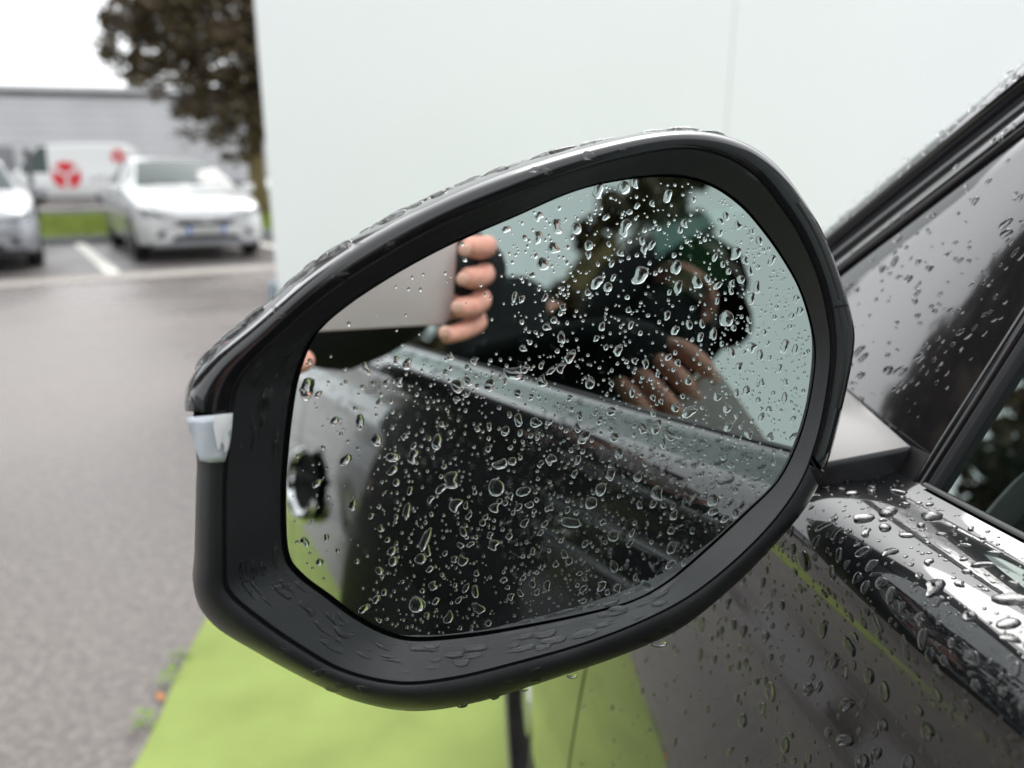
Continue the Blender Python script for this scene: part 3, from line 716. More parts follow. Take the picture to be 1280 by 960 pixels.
for mir in (False, True):
    pillar_strip('windscreen_pillar', (LA[0] + .004, LA[1]), LB, 1.085, ZROOF, .002, .004, .05, SAILM, mir, .003)
    pillar_strip('pillar_seal', LB, LC, 1.085, ZROOF, -.004, -.006, .03, RUBBER, mir)
    mid = ((LB[0] * .55 + LC[0] * .45), LB[1]); mid2 = ((LB[0] * .42 + LC[0] * .58), LB[1])
    pillar_strip('seal_lip', mid, mid2, 1.085, ZROOF - .01, -.001, -.001, .01, TRIMG, mir)
    pillar_strip('door_frame', LC, LD, 1.095, ZROOF - .005, .0015, .0015, .02, SAILM, mir, .0015)
    # sail panel between the pillar and the window
    YW = 0.302
    rows = []; n_ = 26; m_ = 10
    ztop = 1.20 + (YW - LE[0]) / LE[1]
    f_ = flip if mir else (lambda v: v)
    for i in range(n_):
        z = 1.112 + (ztop - 1.112) * i / (n_ - 1)
        for j in range(m_):
            y = ly(LE, z) + (YW + .002 - ly(LE, z)) * j / (m_ - 1)
            t = j / (m_ - 1)
            o_ = -.0005 - .006 * (max(0, t - .55) / .45) ** 2 - .0015 * (max(0, .1 - t) / .1)
            rows.append(f_(gh(y, z, o_ + .001)))
    sp = mesh_obj('sail_panel', rows, grid_faces(n_, m_), SAILM, car, True, True)
    if not mir: parts['sail'] = sp
    # window frame strips on the front edge of the glass
    for nm, ya, yb, o1, m1 in (('window_channel', .304, .2975, .003, GLOSS), ('window_seal', .297, .2925, .0015, RUBBER)):
        rows = []
        for i in range(20):
            z = 1.108 + (ZROOF - .03 - 1.108) * i / 19
            A = gh(ya, z); B = gh(yb, z); mm = (A + B) / 2
            rows += [f_(p) for p in (A - GN * .006, A + GN * (o1 - .001), A.lerp(B, .2) + GN * o1, mm + GN * o1 * 1.25, B.lerp(A, .2) + GN * o1, B + GN * (o1 - .001), B - GN * .006)]
        mesh_obj(nm, rows, grid_faces(20, 7), m1, car, True, True, 60)
    # side windows
    for nm, y0, y1 in (('front_side_window', -.70, .294), ('rear_side_window', -1.55, -.78)):
        rows = []; ny, nz = 24, 14
        for i in range(ny):
            y = y0 + (y1 - y0) * i / (ny - 1); zt = min(ZROOF - .02, 1.46 - max(0, -y - 1.1) * .22)
            for j in range(nz):
                z = Zb(y) - .012 + (zt - Zb(y) + .012) * j / (nz - 1)
                rows.append(f_(gh(y, z, -.003)))
        gf = grid_faces(ny, nz)
        fa = (Vector(rows[gf[0][1]]) - Vector(rows[gf[0][0]])).cross(Vector(rows[gf[0][3]]) - Vector(rows[gf[0][0]]))
        if (fa.x > 0) != mir: gf = [f[::-1] for f in gf]
        w_ = mesh_obj(nm, rows, gf, WIN, car, True, True)
        if not mir and nm[0] == 'f': parts['window'] = w_
    rows = []
    for i in range(14):
        z = Zb(-.74) - .01 + (ZROOF - Zb(-.74)) * i / 13
        rows += [f_(gh(-.695, z, .002)), f_(gh(-.74, z, .004)), f_(gh(-.785, z, .002))]
    mesh_obj('centre_pillar', rows, grid_faces(14, 3), GLOSS, car, True, True)
    rows = []
    for i in range(14):
        z = Zb(-1.6) - .01 + (1.40 - Zb(-1.6)) * i / 13
        for y in (-1.545, -1.75, -1.95, -2.15): rows.append(f_(gh(y - .15 * max(0, z - 1.3), z - .25 * max(0, -y - 1.6) * (i / 13), .002)))
    mesh_obj('rear_pillar', rows, grid_faces(14, 4), PAINT, car, True, True)
    # belt weather strip
    rows = []; n_ = 50
    for i in range(n_):
        y = -1.6 + 1.895 * i / (n_ - 1); b_ = door_pt(y, 0.0)
        for dx, dz in ((-.0015, .0004), (-.001, .0012), (.0005, .0018), (.002, .0012), (.0026, -.004)): rows.append(f_(b_ + Vector((dx, 0, dz))))
    mesh_obj('belt_seal', rows, grid_faces(n_, 5), RUBBER, car, True, True, 60)
# roof, windscreen, bonnet, tail: lofted from left edge to right edge
def cross_loft(name, left, crown, material, nx=14, sag=0.0):
    rows = []
    for p, cz, cyo in zip(left, crown, [0] * len(left)):
        q = flip(p)
        for k in range(nx):
            t = k / (nx - 1); v = Vector(p).lerp(q, t); h = 4 * t * (1 - t)
            v.z += cz[0] * h; v.y += cz[1] * h; rows.append(v)
    return mesh_obj(name, rows, grid_faces(len(left), nx), material, car, True, True)
zz = np.linspace(1.06, ZROOF, 12)
cross_loft('windscreen', [gh(min(ly(LA, z) + .005, .9), z) - GN * .006 for z in zz], [(.02, .16)] * 12, SCREEN)
ry = np.linspace(ly(LA, ZROOF), -1.75, 16)
cross_loft('roof', [gh(y, ZROOF - .05 * max(0, (-y - .9)) ** 1.5) for y in ry], [(.06, .10 * (1 - i / 15)) for i in range(16)], PAINT)
cross_loft('rear_screen', [Vector(gh(-1.75 - .4 * t, 1.42 - .22 * t)) for t in np.linspace(0, 1, 8)], [(.03, -.06)] * 8, FGLASS)
cross_loft('tailgate', [Vector((Xb(-2.55 + .3 * (1 - t)) - .04 * t, -2.2 - .38 * t, 1.21 - .75 * t)) for t in np.linspace(0, 1, 10)], [(.01, -.12)] * 10, PAINT)
by = np.linspace(.62, 2.02, 18)
cross_loft('bonnet', [door_pt(y, 0.0) + Vector((0, 0, .002)) for y in by], [(.035, .0)] * 18, PAINT)
cross_loft('front_bumper', [Vector((Xb(2.02) - .05 * math.sin(3.1 * t), 2.02 + .04 * math.sin(3 * t), .86 - .62 * t)) for t in np.linspace(0, 1, 10)], [(.0, .26)] * 10, PLAST)
# cabin
bm = bmesh.new(); add_box(bm, (CX, -.55, .62), (1.36, 2.6, .06)); add_box(bm, (CX, .62, .92), (1.38, .42, .26), 0, .06); bm_obj('cabin_floor', bm, INTER, car)
for sx in (-.36, .36):
    bm = bmesh.new()
    add_box(bm, (CX + sx, -.38, .80), (.48, .50, .16), 0, .05); add_box(bm, (CX + sx, -.68, 1.08), (.46, .14, .56), 0, .05); add_box(bm, (CX + sx, -.72, 1.39), (.25, .09, .13), 0, .035)
    bm_obj('seat', bm, SEATM, car, True, True, 45)
bm = bmesh.new(); sc_ = Vector((CX - .36, .16, 1.02))
add_tube(bm, [sc_ + Vector((.18 * math.cos(a), .07 * math.sin(a), .17 * math.sin(a))) for a in np.linspace(0, 2 * math.pi, 33)], .014, 8, False)
add_tube(bm, [sc_ + Vector((-.17, 0, 0)), sc_ + Vector((0, .03, -.01)), sc_ + Vector((.17, 0, 0))], [.02, .05, .02], 8)
add_tube(bm, [sc_ + Vector((0, .03, 0)), sc_ + Vector((0, .3, -.1))], .03, 8); bm_obj('steering_wheel', bm, INTER, car, True)
# inner door skin / card behind glass so the cabin is closed off below the belt
for mir in (False, True):
    f_ = flip if mir else (lambda v: v); rows = []
    for i in range(20):
        y = -1.5 + 1.9 * i / 19
        for dx, dz in ((.014, -.003), (.075, -.01), (.10, -.05), (.10, -.5)): rows.append(f_(Vector((Xb(y) + dx, y, Zb(y) + dz))))
    mesh_obj('door_card', rows, grid_faces(20, 4), INTER, car, True, True, 40)

# door handle on the front door: dark cup with a raised lip and a pull bar
def surf(y, z):                                # door point of given height
    lo, hi = 0.0, 1.0
    for _ in range(30):
        m_ = (lo + hi) / 2
        if door_pt(y, m_).z > z: lo = m_
        else: hi = m_
    return door_pt(y, lo), door_nrm(y, lo)
hy, hz = -.63, .965
p0, n0 = surf(hy, hz); ty_ = Vector((0, 1, 0)); tz_ = n0.cross(ty_).normalized()
if tz_.z < 0: tz_ = -tz_
rows = []; nr, ns = 7, 30
for i in range(nr):
    t = i / (nr - 1)
    for k in range(ns):
        a = 2 * math.pi * k / ns; rr = t
        y = .075 * math.cos(a) * rr; z = .045 * math.sin(a) * rr
        rows.append(p0 + ty_ * y + tz_ * z + n0 * (.0085 - .002 * (1 - t * t)))
hc = mesh_obj('door_handle', rows, grid_faces(nr, ns) + [((i) * ns + ns - 1, (i + 1) * ns + ns - 1, (i + 1) * ns, i * ns) for i in range(nr - 1)], GAP, parts['front_door'], True, True)
bm = bmesh.new(); pts = []
for a in np.linspace(R(100), R(345), 26): pts.append(p0 + ty_ * (.078 * math.cos(a)) + tz_ * (.047 * math.sin(a)) + n0 * .011)
add_tube(bm, pts, [.005 + .009 * math.sin(math.pi * i / 25) for i in range(26)], 10)
bm_obj('cup_lip', bm, CHROME, parts['front_door'], True)
bm = bmesh.new(); pts = [p0 + ty_ * y + tz_ * (.012) + n0 * o for y, o in ((-.07, .009), (-.05, .012), (-.02, .013), (.02, .013), (.05, .012), (.07, .009))]
add_tube(bm, pts, [.004, .005, .006, .006, .005, .004], 12); bm_obj('pull_bar', bm, GAP, parts['front_door'], True)

# ------------------------------------------------------------------ wing mirror
MN = -sight(350, 312)                          # the glass faces the phone's lens along this line
MP = CAMP + sight(680, 510) * (0.285 / sight(680, 510).dot(fwd))
def mp(px, py, h=0.0):                         # a point on a plane parallel to the glass, h metres proud of it
    return on_plane(px, py, MN, MP + MN * h)
ST = [  # glass, rim crease, outer edge
 ((358, 620), (279, 620), (247, 620)), ((361, 688), (279, 700), (245, 700)), ((378, 716), (283, 738), (244, 745)), ((412, 742), (320, 772), (268, 782)),
 ((450, 770), (375, 810), (320, 815)), ((490, 790), (430, 840), (390, 853)), ((525, 796), (500, 855), (450, 878)), ((590, 791), (570, 848), (520, 889)),
 ((660, 780), (650, 828), (600, 877)), ((730, 766), (730, 805), (690, 849)), ((790, 750), (800, 778), (780, 818)), ((835, 725), (860, 747), (850, 786)),
 ((880, 687), (915, 705), (910, 739)), ((930, 641), (965, 655), (960, 690)), ((970, 602), (1000, 605), (1008, 633)), ((995, 555), (1018, 560), (1034, 580)),
 ((1010, 505), (1030, 510), (1053, 510)), ((1018, 450), (1038, 450), (1067, 440)), ((1014, 410), (1036, 405), (1066, 400)), ((1000, 365), (1024, 350), (1050, 345)),
 ((980, 328), (1003, 300), (1030, 293)), ((955, 292), (978, 260), (1005, 250)), ((925, 258), (945, 220), (972, 207)), ((888, 233), (905, 195), (930, 178)),
 ((845, 222), (858, 185), (875, 164)), ((790, 224), (800, 192), (810, 167)), ((720, 239), (725, 212), (720, 187)), ((640, 273), (645, 242), (640, 212)),
 ((560, 308), (557, 278), (560, 244)), ((490, 346), (475, 323), (470, 289)), ((430, 386), (405, 370), (395, 338)), ((395, 420), (342, 425), (320, 402)),
 ((376, 465), (300, 470), (262, 452)), ((367, 512), (288, 508), (231, 503)), ((361, 565), (281, 572), (247, 575))]
PER = 6
gl = catmull([s[0] for s in ST], PER, True); cr_ = catmull([s[1] for s in ST], PER, True); ou = catmull([s[2] for s in ST], PER, True)
NS = len(gl)
HS = np.interp(np.arange(NS) / PER, [0, 6, 9, 11.5, 13.5, 16, 22, 24.5, 27, 30, 35], [1, 1, .95, .75, .5, .38, .42, .6, .85, 1, 1])
def loop(kind, t, h):
    """t 0..1 from outer edge to crease (kind 'r'), or crease to glass (kind 'w')"""
    A, B = (ou, cr_) if kind == 'r' else (cr_, gl)
    q = A * (1 - t) + B * t
    return [mp(x, y, h * HS[i] if h > 0 else h) for i, (x, y) in enumerate(q)]
cen = sum((mp(x, y, 0) for x, y in ou), Vector()) / NS
shell_loops = [loop('r', 0, .006)]
def back_loop(scale, h, shift=0.0):
    out = []
    for p in loop('r', 0, .006):
        d = p - cen; d = d - MN * d.dot(MN)
        out.append(cen + d * scale + MN * h + Vector((shift, 0, 0)))
    return out
upm = (Vector((0, 0, 1)) - MN * MN.z).normalized()
shell_loops += [back_loop(1.012, -.004), back_loop(1.012, -.022), back_loop(.97, -.045, .004), back_loop(.86, -.066, .008), back_loop(.66, -.082, .014), back_loop(.35, -.090, .02), back_loop(.06, -.092, .022)]
def ring_mesh(name, loops, material, parent, a=None, b=None, close=False, sharp=50):
    if a is None: idx = list(range(NS)); closed = True
    else: idx = [i % NS for i in range(a, b + 1)]; closed = False
    n = len(idx); V = []
    for lp in loops: V += [lp[i] for i in idx]
    F = []
    for k in range(len(loops) - 1):
        for i in range(n if closed else n - 1):
            i2 = (i + 1) % n
            F.append((k * n + i, k * n + i2, (k + 1) * n + i2, (k + 1) * n + i))
    if close: F.append(tuple((len(loops) - 1) * n + i for i in range(n)))
    return mesh_obj(name, V, F, material, parent, True, True, sharp)
mirror = ring_mesh('wing_mirror', shell_loops[2:], PLAST, car, close=True)      # back shell, parent of the mirror's pieces
rim_loops = [back_loop(1.012, -.022), back_loop(1.012, -.004), loop('r', 0, .006), loop('r', .10, .0115), loop('r', .28, .0150), loop('r', .52, .0162), loop('r', .78, .0158), loop('r', .95, .0150)]
# glossy cap on the upper side, grained lower rim
I0 = 15 * PER - 2; I1 = 33 * PER + 1
ring_mesh('cap', rim_loops, GLOSS, mirror, I0 + 1, I1)
ring_mesh('lower_rim', rim_loops, PLAST, mirror, I1 + 2, I0 + NS - 1)
bez = [loop('r', .95, .0145), loop('r', .985, .0128), loop('r', 1.03, .0128), loop('w', .06, .0140), loop('w', .16, .0128), loop('w', .45, .0082), loop('w', .75, .0042), loop('w', .90, .0022), loop('w', .925, -.006)]
ring_mesh('inner_bezel', bez, PLAST, mirror, sharp=60)
ring_mesh('gap_floor', [loop('w', .90, -.0055), loop('w', 1.04, -.0055)], GAP, mirror)
# glass plate with a rounded edge
g1 = loop('w', .985, -.0012); g2 = loop('w', 1.0, 0.0)
ring_mesh('glass_edge', [loop('w', .985, -.004), g1, loop('w', .992, -.0003), g2], GAP, mirror)
gv = g2; c_ = sum(gv, Vector()) / NS
glass = mesh_obj('mirror_glass', gv + [c_], [(i, (i + 1) % NS, NS) for i in range(NS)], MIRR, mirror)
# seam and ridge pieces on the outer right edge
def rim_patch(name, st0, st1, t0, t1, hh, material, lift):
    lp = []
    for t in np.linspace(t0, t1, 5):
        base_h = np.interp(t, [0, .1, .28, .52, .78, .95], [.006, .0115, .0150, .0162, .0158, .0150])
        lp.append(loop('r', t, base_h + lift * math.sin(math.pi * (t - t0) / (t1 - t0))))
    return ring_mesh(name, lp, material, mirror, st0, st1)
rim_patch('edge_ridge', 16 * PER, 18 * PER + 2, .25, .55, 0, PLAST, .0018)
rim_patch('edge_ridge', 18 * PER + 3, 21 * PER, .18, .40, 0, PLAST, .0013)
rim_patch('edge_ridge', 16 * PER, 18 * PER, .02, .22, 0, GLOSS, .0013)
for (a_, t0, t1) in ((I0, 0, .95), (18 * PER + 2, .05, .6)):
    lp = [[mp(*(ou[(a_ + q) % NS] * (1 - t) + cr_[(a_ + q) % NS] * t), np.interp(t, [0, .1, .28, .52, .78, .95], [.006, .0115, .0150, .0162, .0158, .0150]) * HS[a_ % NS] + .00035) for q in (0, 0)] for t in np.linspace(t0, t1, 8)]
    V = []
    for j, t in enumerate(np.linspace(t0, t1, 8)):
        p = lp[j][0]; q = mp(*(ou[(a_ + 1) % NS] * (1 - t) + cr_[(a_ + 1) % NS] * t), np.interp(t, [0, .1, .28, .52, .78, .95], [.006, .0115, .0150, .0162, .0158, .0150]) * HS[a_ % NS] + .00035)
        V += [p, p + (q - p).normalized() * .0009]
    mesh_obj('seam', V, grid_faces(8, 2), GAP, mirror)
# indicator lens wrapping the outer corner
lens_px = [[(231, 521), (262, 519), (291, 516)], [(237, 540), (264, 540), (290, 536)], [(244, 562), (266, 563), (287, 558)], [(250, 576), (266, 579), (281, 577)]]
def lens_h(px, x0=231, x1=292): return float(np.interp((px - x0) / (x1 - x0), [0, .1, .28, .52, .78, 1.0], [.006, .0115, .0150, .0162, .0160, .0150])) + .0016
G_ = []
for r_ in lens_px:
    xs = [p[0] for p in r_]; yy = [p[1] for p in r_]
    G_.append([(x, np.interp(x, xs, yy)) for x in np.linspace(xs[0], xs[2], 9)])
rows = []
for i, t in enumerate(np.linspace(0, 3, 13)):
    k = min(int(t), 2); f = t - k
    for j in range(9):
        x = G_[k][j][0] * (1 - f) + G_[k + 1][j][0] * f; y = G_[k][j][1] * (1 - f) + G_[k + 1][j][1] * f
        edge = min(i, 12 - i, j, 8 - j)
        rows.append(mp(x, y, lens_h(x) - (.0018 if edge == 0 else 0)))
mesh_obj('indicator_lens', rows, grid_faces(13, 9), LENSM, mirror, True)
SHARD = mat('painted_glint', (0.85, 0.86, 0.87), rough=0.25, coat=1.0)  # white patch painted in for the sky glint on the lens
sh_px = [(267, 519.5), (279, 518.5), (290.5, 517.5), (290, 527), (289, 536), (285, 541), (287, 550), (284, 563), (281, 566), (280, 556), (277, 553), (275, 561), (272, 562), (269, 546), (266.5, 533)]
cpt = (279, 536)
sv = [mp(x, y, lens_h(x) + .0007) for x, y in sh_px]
mesh_obj('glint_shard', sv + [mp(*cpt, lens_h(cpt[0]) + .0016)], [(i, (i + 1) % len(sv), len(sv)) for i in range(len(sv))], SHARD, mirror, True)
# foot of the mirror on the door
A1 = gh_px(1152, 563) + GN * .004; B1 = gh_px(1052, 478) + GN * .002
def px_y(px, py, y): d = sight(px, py); return CAMP + d * (y / d.y)
C1 = px_y(985, 500, .385); D1 = px_y(990, 588, .325)
A2 = px_y(1120, 612, .318); D2 = px_y(990, 628, .322); B2 = B1 + Vector((0.01, .0, -.06)); C2 = C1 + Vector((0, 0, -.06))
bm = bmesh.new(); vv = [bm.verts.new(p) for p in (A1, B1, C1, D1, A2, B2, C2, D2)]
for f in ((0, 1, 2, 3), (7, 6, 5, 4), (0, 3, 7, 4), (1, 5, 6, 2), (0, 4, 5, 1), (3, 2, 6, 7)): bm.faces.new([vv[i] for i in f])
bmesh.ops.bevel(bm, geom=list(bm.edges), offset=.0022, segments=3, affect='EDGES', profile=.5)
bm_obj('mirror_foot', bm, FOOTM, mirror, True, True, 30)
# base plate under the foot, closing against the belt line
bm = bmesh.new()
vv = [bm.verts.new(p) for p in (gh(.30, 1.102, .002), gh(.52, 1.09, .002), gh(.52, 1.09, -.02), gh(.30, 1.10, -.02), gh(.30, 1.128, .0025), gh(.50, 1.118, .002), gh(.50, 1.118, -.02), gh(.30, 1.128, -.02))]
for f in ((0, 1, 2, 3), (7, 6, 5, 4), (0, 4, 5, 1), (1, 5, 6, 2), (2, 6, 7, 3), (3, 7, 4, 0)): bm.faces.new([vv[i] for i in f])
bm_obj('foot_gasket', bm, RUBBER, mirror)
# small dotted etching on the glass (blind spot symbol)
V = []; F = []
mu = (mp(480, 480) - mp(460, 480)).normalized(); mv = (mp(460, 460) - mp(460, 480)); mv = (mv - mu * mv.dot(mu)).normalized()
for j in range(7):
    for i in range(9):
        if i < 2 and j < 3: continue
        if i > 6 and j > 4: continue
        c = mp(457 + i * 2.3, 477 + j * 2.4, .00012); k = len(V)
        for q in range(6): V.append(c + (mu * math.cos(q * 1.047) + mv * math.sin(q * 1.047)) * .00021)
        F.append(tuple(range(k, k + 6)))
mesh_obj('etched_symbol', V, F, DOT, mirror)

# ------------------------------------------------------------------ rain drops
def drop_variant(seed, bend=0.0, harm=0.15, seg=18, rings=5, neck=0.0):
    g = random.Random(seed); ph = [g.random() * 6.283 for _ in range(6)]; am = [g.gauss(0, 1) * harm * .7 / (k + 1.0) ** 1.1 for k in range(6)]
    V = []; F = []
    for i in range(rings + 1):
        t = i / rings; rr = math.sin(t * math.pi / 2)
        if i == 0: continue
        for k in range(seg):
            a = 2 * math.pi * k / seg
            r = rr * (1 + sum(am[q] * math.cos((q + 2) * a + ph[q]) for q in range(6)) * t)
            x, y = r * math.cos(a), r * math.sin(a)
            y *= 1 - neck * math.exp(-((x - .1) / .35) ** 2)
            if bend: y += bend * (x * x - .4)
            z = math.sqrt(max(0, 1 - rr * rr)) ** .9
            V.append((x, y, z))
    V.append((0, -bend * .4, 1.0)); ap = len(V) - 1
    for k in range(seg): F.append((ap, k, (k + 1) % seg))
    for i in range(rings - 1):
        for k in range(seg):
            a = i * seg + k; b = i * seg + (k + 1) % seg
            F.append((a, a + seg, b + seg, b))
    return V, F
VAR = [drop_variant(s, bd, hm, neck=nk) for s, bd, hm, nk in
       ((1, 0, .10, 0), (2, 0, .18, 0), (3, .1, .22, 0), (4, .35, .18, .2), (5, .55, .2, .2), (6, 0, .25, .35), (7, -.4, .22, .25), (8, 0, .3, .2), (9, .25, .3, .4), (10, 0, .12, 0), (11, .7, .15, .1), (12, -.2, .3, .3))]
TINY = [drop_variant(s, 0, .15, seg=9, rings=2) for s in (31, 32, 33)]
DM = []
for i, (V, F) in enumerate(VAR):
    me = bpy.data.meshes.new('water_drop'); me.from_pydata(V, [], F); me.materials.append(WATER)
    me.polygons.foreach_set('use_smooth', [True] * len(me.polygons)); DM.append(me)
def frame(n, down):
    n = n.normalized(); x = (down - n * down.dot(n))
    x = x.normalized() if x.length > 1e-6 else n.orthogonal().normalized()
    y = n.cross(x); return Matrix((x, y, n)).transposed()
def place_drops(specs, parent, n_single, stuff_name):
    """specs: (pos, normal, dir, rx, ry, h, variant)"""
    specs = sorted(specs, key=lambda s: -s[3] * s[4])
    for s in specs[:n_single]:
        pos, n, dr, rx, ry, h, v = s
        M = Matrix.Translation(pos) @ frame(n, dr).to_4x4() @ Matrix.Diagonal((rx, ry, h, 1))
        o = bpy.data.objects.new('water_drop', DM[v % len(DM)]); COL.objects.link(o); o.parent = parent; o.matrix_basis = M
    V = []; F = []
    for s in specs[n_single:]:
        pos, n, dr, rx, ry, h, v = s
        src = TINY[v % 3] if rx < .0011 else VAR[v % len(VAR)]
        M = Matrix.Translation(pos) @ frame(n, dr).to_4x4() @ Matrix.Diagonal((rx, ry, h, 1))
        k = len(V); V += [M @ Vector(p) for p in src[0]]; F += [tuple(i + k for i in f) for f in src[1]]
    if V:
        o = mesh_obj(stuff_name, V, F, WATER, parent, True); o['kind'] = 'stuff'
def inside(poly, x, y):
    c = False; n = len(poly); j = n - 1
    for i in range(n):
        if (poly[i][1] > y) != (poly[j][1] > y) and x < (poly[j][0] - poly[i][0]) * (y - poly[i][1]) / (poly[j][1] - poly[i][1]) + poly[i][0]: c = not c
        j = i
    return c
g = random.Random(42)
inset = (gl - gl.mean(0)) * .985 + gl.mean(0)
specs = []; taken = []
def try_glass(n, rmin, rmax, power, density, drop_gap=1.0):
    got = 0; it = 0
    while got < n and it < n * 40:
        it += 1
        x = 355 + g.random() * 665; y = 220 + g.random() * 580
        if not inside(inset, x, y) or g.random() > density(x, y): continue
        r = rmin + (rmax - rmin) * g.random() ** power
        if any((x - a) ** 2 + (y - b) ** 2 < ((r + c) * drop_gap) ** 2 for a, b, c in taken): continue
        taken.append((x, y, r)); got += 1
        rm = r * .000312
        el = 1 + abs(g.gauss(0, .20)) if r > 3.5 else 1 + .1 * g.random()
        an = g.gauss(0, .55)
        dn = Matrix.Rotation(an, 3, MN) @ (-upm)
        specs.append((mp(x, y, .00003), MN, dn, rm * el, rm / el ** .5, rm * (.30 + .14 * g.random()), g.randrange(12) if r > 3.5 else g.choice((0, 1, 9, 7))))
def dens(x, y):
    d = .55
    if x < 640 and y < 445: d = .06
    if x > 900 and y < 560: d = 1.0
    if x < 470: d *= .25
    if y > 640: d *= 1.25
    return d
try_glass(22, 7.5, 10.5, 1.6, lambda x, y: dens(x, y) * (1 if 640 < x or y > 430 else .3))
try_glass(190, 4.2, 7.6, 1.4, dens)
try_glass(400, 2.0, 4.2, 1.3, dens)
try_glass(1500, .9, 2.2, 1.2, lambda x, y: dens(x, y))
place_drops(specs, mirror, 165, 'fine_droplets')

# drops on door shoulder and side
specs = []; taken = []
def door_drops(n, y0, y1, s0, s1, rmin, rmax, power, flat, elong, gap=1.2):
    got = 0; it = 0
    while got < n and it < n * 30:
        it += 1
        y = y0 + (y1 - y0) * g.random(); s = s0 + (s1 - s0) * g.random(); r = rmin + (rmax - rmin) * g.random() ** power
        p = door_pt(y, s)
        if any((p - q).length < (r + c) * gap for q, c in taken): continue
        taken.append((p, r)); got += 1; nn = door_nrm(y, s)
        dn = Vector((0, g.gauss(0, .35), -1)) if s > .35 else Vector((-1, g.gauss(0, 1.1), 0))
        el = 1 + abs(g.gauss(0, elong))
        specs.append((p + nn * .00004, nn, dn, r * el, r / el ** .5, r * flat * (.8 + .4 * g.random()), g.randrange(12)))
door_drops(26, .05, .52, .05, .27, .0028, .0048, 1.3, .36, .4)
door_drops(420, .02, .54, .03, .30, .0011, .0028, 1.3, .42, .3)
door_drops(900, .02, .54, .02, .32, .0004, .0011, 1.2, .4, .15)
door_drops(150, .05, .54, .33, .66, .0017, .0033, 1.2, .5, .3)
door_drops(520, .0, .54, .31, .80, .0008, .0019, 1.2, .5, .3)
door_drops(500, .0, .54, .31, .85, .0004, .0009, 1.2, .5, .2)
door_drops(160, -.73, -.1, .03, .30, .0012, .0045, 1.6, .3, .5)
door_drops(260, -.73, .0, .31, .75, .0008, .0026, 1.6, .5, .3)
place_drops(specs, parts['front_door'], 85, 'fine_droplets')

# drops on the sail panel, pillar and window
specs = []; taken = []
def gh_drops(n, y0, y1, z0, z1, rmin, rmax, power, cond, out, flat=.5):
    got = 0; it = 0
    while got < n and it < n * 60:
        it += 1
        y = y0 + (y1 - y0) * g.random(); z = z0 + (z1 - z0) * g.random()
        if not cond(y, z): continue
        r = rmin + (rmax - rmin) * g.random() ** power; p = gh(y, z, out)
        if any((p - q).length < (r + c) * 1.3 for q, c in taken): continue
        taken.append((p, r)); got += 1
        el = 1 + abs(g.gauss(0, .45))
        specs.append((p, GN, Vector((0, g.gauss(.45, .25), -1)), r * el, r / el ** .5, r * flat, g.randrange(12)))
insail = lambda y, z: y < ly(LE, z) - .006 and y > .322
gh_drops(46, .30, .5, 1.125, 1.42, .0013, .0026, 1.4, insail, .0006)
gh_drops(170, .30, .5, 1.125, 1.42, .0005, .0013, 1.2, insail, .0006)
gh_drops(60, .2, .5, 1.15, 1.45, .0006, .0016, 1.3, lambda y, z: ly(LD, z) + .003 < y < ly(LC, z) - .002, .0017)
gh_drops(120, .2, .56, 1.12, 1.45, .0008, .0021, 1.2, lambda y, z: ly(LB, z) + .002 < y < ly(LA, z) + .003, .0045)
place_drops(specs, parts['sail'], 22, 'fine_droplets')
specs = []; taken = []
gh_drops(420, -.3, .28, 1.14, 1.42, .0002, .0007, 1.5, lambda y, z: True, -.0028)
place_drops(specs, parts['window'], 0, 'fine_droplets')

# drops and pooled water on the mirror cap and bezel
specs = []; taken = []
for i in range(150):
    k = 19.5 * PER + g.random() * (32.3 - 19.5) * PER; k0 = int(k) % NS; k1 = (k0 + 1) % NS
    t = g.random(); lp0, lp1 = back_loop(1.012, -.004), back_loop(1.012, -.022)
    p = lp0[k0].lerp(lp1[k0], t * .95); e1 = (lp0[k1] - lp0[k0]); e2 = lp1[k0] - lp0[k0]; nn = e1.cross(e2).normalized()
    if nn.dot(p - cen) < 0: nn = -nn
    r = .0009 + .0024 * g.random() ** 1.5
    specs.append((p, nn, e1, r * (1.2 + g.random()), r * .8, r * .42, g.randrange(12)))
for i in range(150):
    k = int(g.choice([g.uniform(1.2, 11), g.uniform(1.2, 9), g.uniform(31.5, 34)]) * PER) % NS
    t = .2 + .68 * g.random(); hh = np.interp(t, [.16, .45, .75, .90], [.0128, .0082, .0042, .0022])
    def bp(kk, tt): return mp(*(cr_[kk % NS] * (1 - tt) + gl[kk % NS] * tt), np.interp(tt, [.16, .45, .75, .90], [.0128, .0082, .0042, .0022]) * HS[kk % NS])
    p = bp(k, t); e1 = bp(k + 1, t) - bp(k - 1, t); e2 = bp(k, t + .02) - bp(k, t - .02); nn = e1.cross(e2).normalized()
    if nn.dot(MN) < 0: nn = -nn
    r = .0004 + .0022 * g.random() ** 2.2
    specs.append((p + nn * .00003, nn, e1, r * (1.2 + 1.4 * g.random()), r * .75, r * .33, g.randrange(12)))
for i in range(26):
    k = int(g.choice([g.uniform(4, 11.5), g.uniform(24, 31)]) * PER) % NS; t = .05 + .7 * g.random(); hh = np.interp(t, [0, .1, .28, .52, .78, .95], [.006, .0115, .0150, .0162, .0158, .0150])
    p = mp(*(ou[k] * (1 - t) + cr_[k] * t), hh * HS[k]); r = .0006 + .0012 * g.random()
    specs.append((p, MN, ou_t if False else Vector((1, 0, 0)), r * 1.6, r, r * .4, g.randrange(12)))
place_drops(specs, mirror, 26, 'fine_droplets')
